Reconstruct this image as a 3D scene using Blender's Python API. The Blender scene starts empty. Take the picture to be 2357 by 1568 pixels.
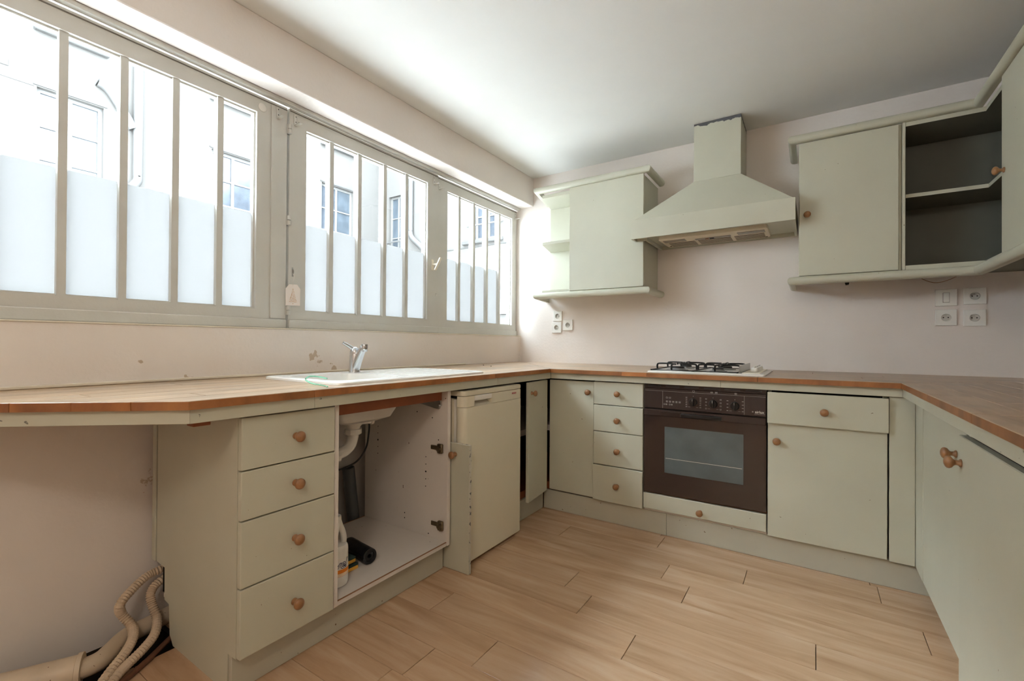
import bpy, bmesh, math, random
from mathutils import Vector, Matrix
random.seed(7)
sc = bpy.context.scene
COL = sc.collection

# ------------------------------------------------------------------ camera
def cam_axes(yaw, pitch, roll):
    F = Vector((-math.sin(yaw), math.cos(yaw), 0)); R = Vector((math.cos(yaw), math.sin(yaw), 0)); U = Vector((0, 0, 1))
    F2 = F*math.cos(pitch)+U*math.sin(pitch); U2 = U*math.cos(pitch)-F*math.sin(pitch)
    R3 = R*math.cos(roll)+U2*math.sin(roll); U3 = U2*math.cos(roll)-R*math.sin(roll)
    return R3, U3, F2
cR, cU, cF = cam_axes(math.radians(33.3684), math.radians(0.3261), math.radians(0.3696))
cam = bpy.data.cameras.new('camera'); camo = bpy.data.objects.new('camera', cam); COL.objects.link(camo)
cam.sensor_fit = 'HORIZONTAL'; cam.sensor_width = 36; cam.lens = 1050.82/2357*36; cam.clip_start = .02; cam.clip_end = 200
M = Matrix((cR, cU, -cF)).transposed().to_4x4(); M.translation = Vector((2.100, -3.320, 1.055))
camo.matrix_world = M
sc.camera = camo

# ------------------------------------------------------------------ daylight, exposure
wd = bpy.data.worlds.new('overcast_sky'); sc.world = wd; wd.use_nodes = True
bg = wd.node_tree.nodes['Background']; bg.inputs[0].default_value = (0.78, 0.895, 1.0, 1); bg.inputs[1].default_value = 21.0
sc.view_settings.view_transform = 'Standard'; sc.view_settings.look = 'None'; sc.view_settings.gamma = 1
sc.view_settings.use_curve_mapping = False; sc.view_settings.exposure = 0.62
sc.cycles.use_denoising = True; sc.cycles.max_bounces = 9; sc.cycles.diffuse_bounces = 5; sc.cycles.glossy_bounces = 3; sc.cycles.transparent_max_bounces = 10
sc.cycles.caustics_reflective = False; sc.cycles.caustics_refractive = False

# ------------------------------------------------------------------ materials
def lin(c):
    return tuple(((v/255)/12.92 if v/255 <= .04045 else ((v/255+.055)/1.055)**2.4) for v in c)
MATS = {}
def mat(name, col, rough=.5, metal=0., spec=.5, var=0., vscale=6., bump=0., bscale=80., specks=0., coat=0., speck_col=(.05, .05, .045)):
    m = bpy.data.materials.new(name); m.use_nodes = True; MATS[name] = m
    n = m.node_tree.nodes; l = m.node_tree.links; b = n['Principled BSDF']
    c = lin(col)+(1,)
    b.inputs['Base Color'].default_value = c; b.inputs['Roughness'].default_value = rough
    b.inputs['Metallic'].default_value = metal; b.inputs['Specular IOR Level'].default_value = spec
    if coat: b.inputs['Coat Weight'].default_value = coat
    if var or bump or specks:
        tc = n.new('ShaderNodeNewGeometry'); out = None
        if var:
            nz = n.new('ShaderNodeTexNoise'); nz.inputs['Scale'].default_value = vscale; nz.inputs['Detail'].default_value = 5
            l.new(tc.outputs['Position'], nz.inputs['Vector'])
            mr = n.new('ShaderNodeMapRange'); mr.inputs[1].default_value = .3; mr.inputs[2].default_value = .7
            mr.inputs[3].default_value = 1-var; mr.inputs[4].default_value = 1+var; l.new(nz.outputs[0], mr.inputs[0])
            mx = n.new('ShaderNodeVectorMath'); mx.operation = 'SCALE'; mx.inputs[0].default_value = c[:3]; l.new(mr.outputs[0], mx.inputs['Scale'])
            out = mx.outputs[0]
        if specks:
            vz = n.new('ShaderNodeTexNoise'); vz.inputs['Scale'].default_value = 55; vz.inputs['Detail'].default_value = 2
            l.new(tc.outputs['Position'], vz.inputs['Vector'])
            gt = n.new('ShaderNodeMapRange'); gt.inputs[1].default_value = specks; gt.inputs[2].default_value = specks+.015; l.new(vz.outputs[0], gt.inputs[0])
            mm = n.new('ShaderNodeMix'); mm.data_type = 'RGBA'; l.new(gt.outputs[0], mm.inputs[0])
            if out: l.new(out, mm.inputs[6])
            else: mm.inputs[6].default_value = c
            mm.inputs[7].default_value = speck_col+(1,); out = mm.outputs[2]
        if out: l.new(out, b.inputs['Base Color'])
        if bump:
            nb = n.new('ShaderNodeTexNoise'); nb.inputs['Scale'].default_value = bscale; nb.inputs['Detail'].default_value = 4
            l.new(tc.outputs['Position'], nb.inputs['Vector'])
            bp = n.new('ShaderNodeBump'); bp.inputs['Strength'].default_value = bump; bp.inputs['Distance'].default_value = .004
            l.new(nb.outputs[0], bp.inputs['Height']); l.new(bp.outputs[0], b.inputs['Normal'])
    return m

def wood(name, cols, along, rough=.35, plank_var=.25, grain=9., stretch=14., bump=.05, coat=0., dirt=0.):
    """plank wood; grain runs along axis 'along' (0=x, 1=y, 2=z)"""
    m = bpy.data.materials.new(name); m.use_nodes = True; MATS[name] = m
    n = m.node_tree.nodes; l = m.node_tree.links; b = n['Principled BSDF']; b.inputs['Roughness'].default_value = rough; b.inputs['Specular IOR Level'].default_value = .8
    if coat: b.inputs['Coat Weight'].default_value = coat; b.inputs['Coat Roughness'].default_value = .25
    g = n.new('ShaderNodeNewGeometry'); oi = n.new('ShaderNodeObjectInfo')
    off = n.new('ShaderNodeVectorMath'); off.operation = 'SCALE'; off.inputs[0].default_value = (37., 53., 11.); l.new(oi.outputs['Random'], off.inputs['Scale'])
    ad = n.new('ShaderNodeVectorMath'); ad.operation = 'ADD'; l.new(g.outputs['Position'], ad.inputs[0]); l.new(off.outputs[0], ad.inputs[1])
    sv = [stretch]*3; sv[along] = 1.0
    mp = n.new('ShaderNodeVectorMath'); mp.operation = 'MULTIPLY'; mp.inputs[1].default_value = sv; l.new(ad.outputs[0], mp.inputs[0])
    nz = n.new('ShaderNodeTexNoise'); nz.inputs['Scale'].default_value = grain/4; nz.inputs['Detail'].default_value = 7; nz.inputs['Roughness'].default_value = .62; nz.inputs['Distortion'].default_value = .6
    l.new(mp.outputs[0], nz.inputs['Vector'])
    cr = n.new('ShaderNodeValToRGB'); e = cr.color_ramp.elements
    e[0].position = .28; e[0].color = lin(cols[0])+(1,); e[1].position = .72; e[1].color = lin(cols[2])+(1,)
    em = cr.color_ramp.elements.new(.5); em.color = lin(cols[1])+(1,)
    l.new(nz.outputs[0], cr.inputs[0])
    mr = n.new('ShaderNodeMapRange'); mr.inputs[3].default_value = 1-plank_var; mr.inputs[4].default_value = 1+plank_var*.5; l.new(oi.outputs['Random'], mr.inputs[0])
    mx = n.new('ShaderNodeVectorMath'); mx.operation = 'SCALE'; l.new(cr.outputs[0], mx.inputs[0]); l.new(mr.outputs[0], mx.inputs['Scale'])
    out = mx.outputs[0]
    if dirt:
        dz = n.new('ShaderNodeTexNoise'); dz.inputs['Scale'].default_value = 4.5; dz.inputs['Detail'].default_value = 6; l.new(g.outputs['Position'], dz.inputs['Vector'])
        dr = n.new('ShaderNodeMapRange'); dr.inputs[1].default_value = .45; dr.inputs[2].default_value = .7; dr.inputs[4].default_value = dirt; l.new(dz.outputs[0], dr.inputs[0])
        mm = n.new('ShaderNodeMix'); mm.data_type = 'RGBA'; l.new(dr.outputs[0], mm.inputs[0]); l.new(out, mm.inputs[6]); mm.inputs[7].default_value = lin((120, 112, 104))+(1,); out = mm.outputs[2]
    l.new(out, b.inputs['Base Color'])
    bp = n.new('ShaderNodeBump'); bp.inputs['Strength'].default_value = bump; bp.inputs['Distance'].default_value = .002; l.new(nz.outputs[0], bp.inputs['Height']); l.new(bp.outputs[0], b.inputs['Normal'])
    return m

def spotted(m, spots, col):
    """flaked / stained patches with their own ragged shape at given places"""
    n = m.node_tree.nodes; l = m.node_tree.links; b = n['Principled BSDF']
    g = n.new('ShaderNodeNewGeometry'); nz = n.new('ShaderNodeTexNoise'); nz.inputs['Scale'].default_value = 38; nz.inputs['Detail'].default_value = 4
    l.new(g.outputs['Position'], nz.inputs['Vector'])
    tot = None
    for p, r, thr in spots:
        d = n.new('ShaderNodeVectorMath'); d.operation = 'DISTANCE'; d.inputs[1].default_value = p; l.new(g.outputs['Position'], d.inputs[0])
        mr = n.new('ShaderNodeMapRange'); mr.inputs[1].default_value = 0; mr.inputs[2].default_value = r; mr.inputs[3].default_value = 1-thr; mr.inputs[4].default_value = 0; l.new(d.outputs['Value'], mr.inputs[0])
        if tot is None: tot = mr.outputs[0]
        else:
            mxn = n.new('ShaderNodeMath'); mxn.operation = 'MAXIMUM'; l.new(tot, mxn.inputs[0]); l.new(mr.outputs[0], mxn.inputs[1]); tot = mxn.outputs[0]
    ad = n.new('ShaderNodeMath'); ad.operation = 'ADD'; l.new(tot, ad.inputs[0]); l.new(nz.outputs[0], ad.inputs[1])
    th = n.new('ShaderNodeMapRange'); th.inputs[1].default_value = .98; th.inputs[2].default_value = 1.02; th.inputs[4].default_value = .85; l.new(ad.outputs[0], th.inputs[0])
    mm = n.new('ShaderNodeMix'); mm.data_type = 'RGBA'; l.new(th.outputs[0], mm.inputs[0])
    src = b.inputs['Base Color'].links
    if src: l.new(src[0].from_socket, mm.inputs[6])
    else: mm.inputs[6].default_value = b.inputs['Base Color'].default_value
    mm.inputs[7].default_value = lin(col)+(1,); l.new(mm.outputs[2], b.inputs['Base Color'])

mat('wall_paint', (232, 223, 216), .75, spec=.2, var=.025, vscale=3, bump=.25, bscale=60)
mat('wall_paint_left', (234, 226, 219), .75, spec=.2, var=.025, vscale=3, bump=.15, bscale=60)
mat('ceiling_paint', (236, 235, 231), .8, spec=.15, var=.01)
mat('sage', (196, 194, 176), .42, spec=.4, var=.03, vscale=4, bump=.06, bscale=120, specks=.775, speck_col=(.25, .2, .13))
mat('sage_worn', (196, 194, 176), .45, spec=.4, var=.04, vscale=6, specks=.735, speck_col=(.2, .19, .16))
mat('sage_plinth', (188, 184, 168), .5, spec=.35, var=.05, vscale=5, specks=.73, speck_col=(.2, .13, .08))
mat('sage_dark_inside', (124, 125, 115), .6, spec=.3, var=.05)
mat('sage_chipped', (196, 192, 178), .5, var=.05, specks=.6, speck_col=(.12, .125, .12))
mat('frame_paint', (206, 204, 197), .45, spec=.35, var=.03, vscale=5, bump=.08, bscale=90)
mat('frame_groove', (120, 114, 104), .6)
mat('white_laminate', (222, 214, 206), .45, spec=.4, var=.03, vscale=4, specks=.76, speck_col=(.2, .14, .1))
mat('raw_edge', (150, 108, 78), .8, var=.15, vscale=30)
mat('brown_board', (146, 82, 48), .6, var=.12, vscale=12)
mat('white_enamel', (240, 238, 233), .18, spec=.6)
mat('white_plastic', (236, 233, 226), .35, spec=.5)
mat('grey_basin', (205, 200, 192), .3, spec=.5)
mat('cream_fridge', (226, 219, 198), .32, spec=.5, var=.012)
mat('cream_plastic', (232, 224, 206), .4, spec=.5)
mat('gap_shade', (26, 25, 24), .9, spec=.1)  # near-black colour stands in for shade in gaps and cupboard interiors
mat('oven_brown', (52, 40, 37), .22, spec=.6)
mat('oven_door', (46, 33, 30), .10, spec=.7, coat=.3)
mat('oven_black', (18, 17, 17), .3)
mat('oven_marking', (196, 190, 182), .5)
mat('oven_glass', (84, 94, 95), .08, spec=.8, var=.12, vscale=8)
mat('chrome', (205, 208, 212), .12, metal=1)
mat('steel', (190, 190, 188), .3, metal=1)
mat('old_metal', (122, 108, 84), .4, metal=.8, var=.2, vscale=40)
mat('black_iron', (24, 24, 25), .45, spec=.4)
mat('burner_grey', (120, 118, 114), .5, metal=.3)
mat('hood_grille', (226, 214, 190), .45, var=.03)
mat('grille_dark', (58, 44, 34), .7)
mat('lamp_cover', (150, 140, 124), .35)
mat('knob_wood', (152, 108, 70), .35, var=.18, vscale=60, coat=.2)
mat('hole_black', (16, 15, 15), .8)
mat('socket_well', (205, 202, 194), .4)
mat('grey_pipe', (84, 88, 92), .4)
mat('black_rubber', (30, 30, 30), .5)
mat('hose_beige', (206, 184, 158), .55, var=.12, vscale=18)
mat('pipe_beige', (212, 194, 170), .5, var=.08, vscale=14, specks=.74, speck_col=(.25, .16, .1))
mat('channel_dark', (34, 29, 25), .9, spec=.1, var=.3, vscale=20)
mat('copper_old', (120, 84, 66), .5, metal=.5, var=.2, vscale=30)
mat('bottle_white', (238, 236, 230), .3, spec=.5)
mat('label_orange', (240, 140, 40), .5)
mat('label_pale', (247, 222, 190), .5)
mat('label_navy', (38, 40, 86), .5)
mat('sponge_yellow', (232, 172, 72), .9, bump=.6, bscale=300)
mat('sponge_green', (38, 62, 56), .9, bump=.8, bscale=300)
mat('bag_black', (20, 22, 26), .35, bump=.3, bscale=60)
mat('green_plastic', (150, 230, 200), .25).node_tree.nodes['Principled BSDF'].inputs['Alpha'].default_value = .6
mat('card_white', (238, 228, 220), .7)
mat('gold_print', (208, 160, 108), .4, metal=.3)
mat('badge_red', (176, 40, 60), .5)
mat('caulk', (226, 218, 200), .6, var=.05)
mat('crumb_dark', (40, 30, 24), .9)
mat('facade_paint', (79, 76, 73), .9, spec=.1, var=.03, vscale=.8)
mat('facade_trim', (69, 67, 65), .9, spec=.1)
mat('facade_frame', (86, 84, 81), .6)
mat('facade_pane', (50, 54, 60), .15, spec=.6, var=.35, vscale=5)
mat('facade_curtain_pane', (54, 59, 64), .3, spec=.5, var=.25, vscale=4)
mat('facade_pipe', (66, 64, 62), .6, var=.06)
mat('courtyard_paving', (214, 212, 210), .9, var=.1)
mat('leaf_green', (110, 160, 90), .7)
mat('roof_zinc', (120, 126, 136), .5)
mat('bark', (90, 80, 74), .9)
wood('floor_wood', ((172, 135, 102), (193, 158, 125), (206, 175, 146)), 0, rough=.2, plank_var=.07, grain=7, stretch=9, bump=.03)
wood('worktop_x', ((148, 118, 90), (182, 152, 121), (200, 173, 145)), 0, rough=.28, plank_var=.16, grain=9, stretch=12, bump=.08, dirt=.45)
wood('worktop_y', ((148, 118, 90), (182, 152, 121), (200, 173, 145)), 1, rough=.28, plank_var=.16, grain=9, stretch=12, bump=.08, dirt=.45)
wood('worktop_edge', ((126, 74, 30), (164, 101, 48), (184, 123, 66)), 2, rough=.4, plank_var=.25, grain=14, stretch=2, bump=.05)
spotted(MATS['wall_paint_left'], [((0, -1.95, .985), .08, .38), ((0, -1.91, .955), .07, .38), ((0, -1.83, .925), .07, .36), ((0, -2.62, .53), .10, .40), ((0, -2.66, .976), .035, .38),
                                  ((0, -2.5, .9), .06, .42), ((0, -1.70, .905), .06, .44)], (192, 172, 148))

def glass_mat(name, tint, refl):
    m = bpy.data.materials.new(name); m.use_nodes = True; MATS[name] = m
    n = m.node_tree.nodes; l = m.node_tree.links; n.remove(n['Principled BSDF'])
    t = n.new('ShaderNodeBsdfTransparent'); t.inputs[0].default_value = tint+(1,)
    g = n.new('ShaderNodeBsdfGlossy'); g.inputs['Roughness'].default_value = .02
    f = n.new('ShaderNodeLayerWeight'); f.inputs[0].default_value = .5
    pw = n.new('ShaderNodeMath'); pw.operation = 'POWER'; pw.inputs[1].default_value = 5; l.new(f.outputs['Facing'], pw.inputs[0])
    sc_ = n.new('ShaderNodeMath'); sc_.operation = 'MULTIPLY_ADD'; sc_.inputs[1].default_value = .6; sc_.inputs[2].default_value = refl; l.new(pw.outputs[0], sc_.inputs[0])
    mx = n.new('ShaderNodeMixShader'); l.new(sc_.outputs[0], mx.inputs[0]); l.new(t.outputs[0], mx.inputs[1]); l.new(g.outputs[0], mx.inputs[2]); l.new(mx.outputs[0], n['Material Output'].inputs[0])
glass_mat('clear_glass', (.97, .985, .98), .03)
m = bpy.data.materials.new('frosted_film'); m.use_nodes = True; MATS['frosted_film'] = m
n = m.node_tree.nodes; l = m.node_tree.links; n.remove(n['Principled BSDF'])
t = n.new('ShaderNodeBsdfTranslucent'); t.inputs[0].default_value = (.325, .318, .312, 1)
d = n.new('ShaderNodeBsdfDiffuse'); d.inputs[0].default_value = (.88, .92, .95, 1)
mx = n.new('ShaderNodeMixShader'); mx.inputs[0].default_value = .12; l.new(t.outputs[0], mx.inputs[1]); l.new(d.outputs[0], mx.inputs[2]); l.new(mx.outputs[0], n['Material Output'].inputs[0])

# duct: paint flaked off along its upper rim
m = mat('sage_flaked_top', (196, 194, 176), .42, spec=.4, var=.03, vscale=4)
n = m.node_tree.nodes; l = m.node_tree.links; b = n['Principled BSDF']
g = n.new('ShaderNodeNewGeometry'); sx = n.new('ShaderNodeSeparateXYZ'); l.new(g.outputs['Position'], sx.inputs[0])
nz = n.new('ShaderNodeTexNoise'); nz.inputs['Scale'].default_value = 26; nz.inputs['Detail'].default_value = 5; l.new(g.outputs['Position'], nz.inputs['Vector'])
a = n.new('ShaderNodeMath'); a.operation = 'MULTIPLY_ADD'; a.inputs[1].default_value = .075; l.new(nz.outputs[0], a.inputs[0]); l.new(sx.outputs[2], a.inputs[2])
th = n.new('ShaderNodeMapRange'); th.inputs[1].default_value = 2.469; th.inputs[2].default_value = 2.471; l.new(a.outputs[0], th.inputs[0])
mm = n.new('ShaderNodeMix'); mm.data_type = 'RGBA'; l.new(th.outputs[0], mm.inputs[0]); l.new(b.inputs['Base Color'].links[0].from_socket, mm.inputs[6]); mm.inputs[7].default_value = lin((88, 88, 92))+(1,)
l.new(mm.outputs[2], b.inputs['Base Color'])

# ------------------------------------------------------------------ object helpers
WL = {}
def link(o, parent, wloc):
    COL.objects.link(o); WL[o] = Vector(wloc)
    if parent is not None:
        o.parent = parent; o.location = WL[o]-WL[parent]
    else: o.location = WL[o]
def setprops(o, label=None, cat=None, group=None, kind=None):
    if label: o['label'] = label
    if cat: o['category'] = cat
    if group: o['group'] = group
    if kind: o['kind'] = kind
    return o
def thing(name, loc, label, cat, group=None):
    o = bpy.data.objects.new(name, None); o.empty_display_size = .05; link(o, None, loc); return setprops(o, label, cat, group)
def struct(name, loc, label=None):
    o = bpy.data.objects.new(name, None); o.empty_display_size = .05; link(o, None, loc); return setprops(o, label, None, None, 'structure')
def obj(name, bm, mats, parent=None, smooth=False, label=None):
    if not isinstance(mats, (list, tuple)): mats = [mats]
    bm.normal_update()
    lo = Vector((min(v.co[i] for v in bm.verts) for i in range(3))); hi = Vector((max(v.co[i] for v in bm.verts) for i in range(3)))
    c = (lo+hi)/2; c.z = lo.z
    for v in bm.verts: v.co -= c
    me = bpy.data.meshes.new(name); bm.to_mesh(me); bm.free()
    for mm_ in mats: me.materials.append(MATS[mm_])
    if smooth:
        for p in me.polygons: p.use_smooth = True
        if smooth != 'all': me.set_sharp_from_angle(angle=math.radians(38))
    o = bpy.data.objects.new(name, me); link(o, parent, c)
    if label: o['label'] = label
    return o
def inst(src, name, wloc, parent):
    o = bpy.data.objects.new(name, src.data); link(o, parent, wloc); return o
def NB(): return bmesh.new()
def bx(bm, x0, x1, y0, y1, z0, z1, bev=0., seg=1, mi=0):
    x0, x1 = min(x0, x1), max(x0, x1); y0, y1 = min(y0, y1), max(y0, y1); z0, z1 = min(z0, z1), max(z0, z1)
    vs = [bm.verts.new((x, y, z)) for x in (x0, x1) for y in (y0, y1) for z in (z0, z1)]
    fs = []
    for f in ((0, 1, 3, 2), (4, 6, 7, 5), (0, 4, 5, 1), (2, 3, 7, 6), (0, 2, 6, 4), (1, 5, 7, 3)):
        fc = bm.faces.new([vs[i] for i in f]); fc.material_index = mi; fs.append(fc)
    if bev:
        es = list({e for f in fs for e in f.edges})
        bmesh.ops.bevel(bm, geom=es, offset=bev, segments=seg, affect='EDGES', profile=.5)
    return vs
def box(name, x0, x1, y0, y1, z0, z1, m, parent=None, bev=.0015, seg=1, label=None, smooth=False):
    bm = NB(); bx(bm, x0, x1, y0, y1, z0, z1, bev, seg); return obj(name, bm, m, parent, smooth, label)
def prism(bm, poly, z0, z1, mi=0, axis='z'):
    """extrude a 2-D polygon; axis z: (x,y), axis y: (x,z) , axis x: (y,z)"""
    def P(p, h): return (p[0], p[1], h) if axis == 'z' else ((p[0], h, p[1]) if axis == 'y' else (h, p[0], p[1]))
    a = [bm.verts.new(P(p, z0)) for p in poly]; b_ = [bm.verts.new(P(p, z1)) for p in poly]; nn = len(poly)
    fs = [bm.faces.new(a[::-1]), bm.faces.new(b_)]
    for i in range(nn): fs.append(bm.faces.new((a[i], a[(i+1) % nn], b_[(i+1) % nn], b_[i])))
    for f in fs: f.material_index = mi
    bmesh.ops.recalc_face_normals(bm, faces=fs); return fs
def frame_for(d):
    d = Vector(d).normalized(); up = Vector((0, 0, 1)) if abs(d.z) < .95 else Vector((1, 0, 0))
    a = d.cross(up).normalized(); return d, a, a.cross(d).normalized()
def lathe(bm, base, axis, prof, seg=20, mi=0, caps=True):
    """prof: list of (radius, height along axis)"""
    d, a, b_ = frame_for(axis); base = Vector(base); rings = []
    for r, h in prof:
        rings.append([bm.verts.new(base+d*h+(a*math.cos(2*math.pi*i/seg)+b_*math.sin(2*math.pi*i/seg))*max(r, 1e-5)) for i in range(seg)])
    fs = []
    for p, q in zip(rings, rings[1:]):
        for i in range(seg): fs.append(bm.faces.new((p[i], p[(i+1) % seg], q[(i+1) % seg], q[i])))
    if caps: fs.append(bm.faces.new(rings[0][::-1])); fs.append(bm.faces.new(rings[-1]))
    for f in fs: f.material_index = mi
    bmesh.ops.recalc_face_normals(bm, faces=fs); return fs
def cyl(bm, p0, p1, r, seg=16, mi=0, r2=None):
    p0 = Vector(p0); p1 = Vector(p1); L = (p1-p0).length
    return lathe(bm, p0, p1-p0, [(r, 0), (r if r2 is None else r2, L)], seg, mi)
def smooth_path(pts, sub=8):
    pts = [Vector(p) for p in pts]; out = []
    for i in range(len(pts)-1):
        p0 = pts[max(i-1, 0)]; p1 = pts[i]; p2 = pts[i+1]; p3 = pts[min(i+2, len(pts)-1)]
        for k in range(sub):
            t = k/sub
            out.append(.5*((2*p1)+(p2-p0)*t+(2*p0-5*p1+4*p2-p3)*t*t+(3*p1-p0-3*p2+p3)*t**3))
    out.append(pts[-1]); return out
def tube(bm, pts, rad, seg=10, mi=0):
    """rad: float or function(i, n)"""
    pts = [Vector(p) for p in pts]; nn = len(pts); rings = []; prev = None
    for i, p in enumerate(pts):
        d = (pts[min(i+1, nn-1)]-pts[max(i-1, 0)]).normalized()
        if prev is None: _, a, b_ = frame_for(d)
        else:
            a = (prev-d*prev.dot(d)).normalized(); b_ = d.cross(a)
        prev = a; r = rad(i, nn) if callable(rad) else rad
        rings.append([bm.verts.new(p+(a*math.cos(2*math.pi*k/seg)+b_*math.sin(2*math.pi*k/seg))*r) for k in range(seg)])
    fs = []
    for p, q in zip(rings, rings[1:]):
        for i in range(seg): fs.append(bm.faces.new((p[i], p[(i+1) % seg], q[(i+1) % seg], q[i])))
    fs.append(bm.faces.new(rings[0][::-1])); fs.append(bm.faces.new(rings[-1]))
    for f in fs: f.material_index = mi
    bmesh.ops.recalc_face_normals(bm, faces=fs)
def sweep(bm, path, prof, z, side=1, mi=0):
    """profile (outward offset, height) swept along a level path with mitred corners"""
    P = [Vector((p[0], p[1], 0)) for p in path]; rings = []
    def nrm(d): return Vector((d.y, -d.x, 0))*side
    for i, p in enumerate(P):
        if i == 0: m_ = nrm((P[1]-P[0]).normalized())
        elif i == len(P)-1: m_ = nrm((P[-1]-P[-2]).normalized())
        else:
            a = nrm((P[i]-P[i-1]).normalized()); b_ = nrm((P[i+1]-P[i]).normalized()); m_ = (a+b_).normalized(); m_ = m_/max(m_.dot(a), .3)
        rings.append([bm.verts.new(p+m_*o+Vector((0, 0, z+h))) for o, h in prof])
    fs = []; k = len(prof)
    for p, q in zip(rings, rings[1:]):
        for i in range(k): fs.append(bm.faces.new((p[i], p[(i+1) % k], q[(i+1) % k], q[i])))
    fs.append(bm.faces.new(rings[0][::-1])); fs.append(bm.faces.new(rings[-1]))
    bmesh.ops.recalc_face_normals(bm, faces=fs)
def holed(bm, axis, c0, c1, u0, u1, v0, v1, holes, mi=0):
    """slab with rectangular openings. axis x: u=y v=z; axis y: u=x v=z; axis z: u=x v=y"""
    us = sorted({u0, u1, *[h[0] for h in holes], *[h[1] for h in holes]}); vs = sorted({v0, v1, *[h[2] for h in holes], *[h[3] for h in holes]})
    us = [u for u in us if u0 <= u <= u1]; vs = [v for v in vs if v0 <= v <= v1]
    def solid(i, j):
        if not (0 <= i < len(us)-1 and 0 <= j < len(vs)-1): return False
        cu = (us[i]+us[i+1])/2; cv = (vs[j]+vs[j+1])/2
        return not any(h[0] < cu < h[1] and h[2] < cv < h[3] for h in holes)
    def P(c, u, v): return (c, u, v) if axis == 'x' else ((u, c, v) if axis == 'y' else (u, v, c))
    cache = {}
    def V(c, u, v):
        k = (c, u, v)
        if k not in cache: cache[k] = bm.verts.new(P(*k))
        return cache[k]
    fs = []
    for i in range(len(us)-1):
        for j in range(len(vs)-1):
            if not solid(i, j): continue
            a, b_, c, d = us[i], us[i+1], vs[j], vs[j+1]
            for cc in (c0, c1): fs.append(bm.faces.new((V(cc, a, c), V(cc, b_, c), V(cc, b_, d), V(cc, a, d))))
            for (ii, jj, e) in ((i-1, j, ((a, c), (a, d))), (i+1, j, ((b_, c), (b_, d))), (i, j-1, ((a, c), (b_, c))), (i, j+1, ((a, d), (b_, d)))):
                if not solid(ii, jj): fs.append(bm.faces.new((V(c0, *e[0]), V(c0, *e[1]), V(c1, *e[1]), V(c1, *e[0]))))
    for f in fs: f.material_index = mi
    bmesh.ops.recalc_face_normals(bm, faces=fs)
def clip(poly, a, b_, c):
    """keep a*x+b*y<=c"""
    out = []
    for i in range(len(poly)):
        p, q = poly[i], poly[(i+1) % len(poly)]; dp = a*p[0]+b_*p[1]-c; dq = a*q[0]+b_*q[1]-c
        if dp <= 0: out.append(p)
        if (dp < 0 < dq) or (dq < 0 < dp):
            t_ = dp/(dp-dq); out.append((p[0]+(q[0]-p[0])*t_, p[1]+(q[1]-p[1])*t_))
    res = []
    for p in out:
        if not res or (abs(p[0]-res[-1][0])+abs(p[1]-res[-1][1])) > 1e-5: res.append(p)
    if len(res) > 1 and (abs(res[0][0]-res[-1][0])+abs(res[0][1]-res[-1][1])) < 1e-5: res.pop()
    if len(res) < 3: return []
    A = sum(res[i][0]*res[(i+1) % len(res)][1]-res[(i+1) % len(res)][0]*res[i][1] for i in range(len(res)))/2
    return res if abs(A) > 2e-5 else []
def rrect(x0, x1, y0, y1, r, nn=5):
    pts = []
    for cx, cy, a0 in ((x1-r, y1-r, 0), (x0+r, y1-r, 90), (x0+r, y0+r, 180), (x1-r, y0+r, 270)):
        for k in range(nn+1):
            a = math.radians(a0+90*k/nn); pts.append((cx+r*math.cos(a), cy+r*math.sin(a)))
    return pts
def loft(bm, loops, cap0=False, cap1=False, mi=0):
    R_ = [[bm.verts.new(p) for p in lp] for lp in loops]; fs = []; k = len(loops[0])
    for p, q in zip(R_, R_[1:]):
        for i in range(k): fs.append(bm.faces.new((p[i], p[(i+1) % k], q[(i+1) % k], q[i])))
    if cap0: fs.append(bm.faces.new(R_[0][::-1]))
    if cap1: fs.append(bm.faces.new(R_[-1]))
    for f in fs: f.material_index = mi
    bmesh.ops.recalc_face_normals(bm, faces=fs)
def text(name, s, size, origin, xdir, ydir, m, parent, extrude=.0004, shear=0., weight=0., bend=None):
    cu = bpy.data.curves.new(name, 'FONT'); cu.body = s; cu.size = size; cu.extrude = extrude; cu.shear = shear; cu.offset = weight; cu.align_x = 'CENTER'; cu.resolution_u = 3
    tmp = bpy.data.objects.new('tmp_text', cu); COL.objects.link(tmp)
    dg = bpy.context.evaluated_depsgraph_get(); me = bpy.data.meshes.new_from_object(tmp.evaluated_get(dg))
    bm = NB(); bm.from_mesh(me); bpy.data.objects.remove(tmp); bpy.data.curves.remove(cu); bpy.data.meshes.remove(me)
    X = Vector(xdir).normalized(); Y = Vector(ydir).normalized(); Z = X.cross(Y); O = Vector(origin)
    for v in bm.verts:
        c = v.co.copy()
        if bend:   # wrap round a vertical cylinder (centre, radius, start angle)
            ce, R_, a0 = bend; a = a0+c.x/R_; rr = R_+c.z
            v.co = Vector((ce[0]+math.cos(a)*rr, ce[1]+math.sin(a)*rr, origin[2]+c.y))
        else: v.co = O+X*c.x+Y*c.y+Z*c.z
    return obj(name, bm, m, parent)
KNOB = {}
KPROF = [(.011, 0), (.011, .003), (.0075, .006), (.0065, .012), (.009, .016), (.0155, .021), (.0175, .026), (.017, .030), (.013, .034), (.007, .0365), (.0005, .037)]
def knob(parent, loc, axis, name='knob'):
    if axis not in KNOB:
        bm = NB(); lathe(bm, loc, axis, KPROF, 20); o = obj(name, bm, 'knob_wood', parent, smooth='all', label='turned wooden knob'); KNOB[axis] = (o.data, WL[o]-Vector(loc)); return o
    me, off = KNOB[axis]
    o = bpy.data.objects.new(name, me); link(o, parent, Vector(loc)+off); o['label'] = 'turned wooden knob'; return o
PX, NX, PY, NY = (1, 0, 0), (-1, 0, 0), (0, 1, 0), (0, -1, 0)

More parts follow.
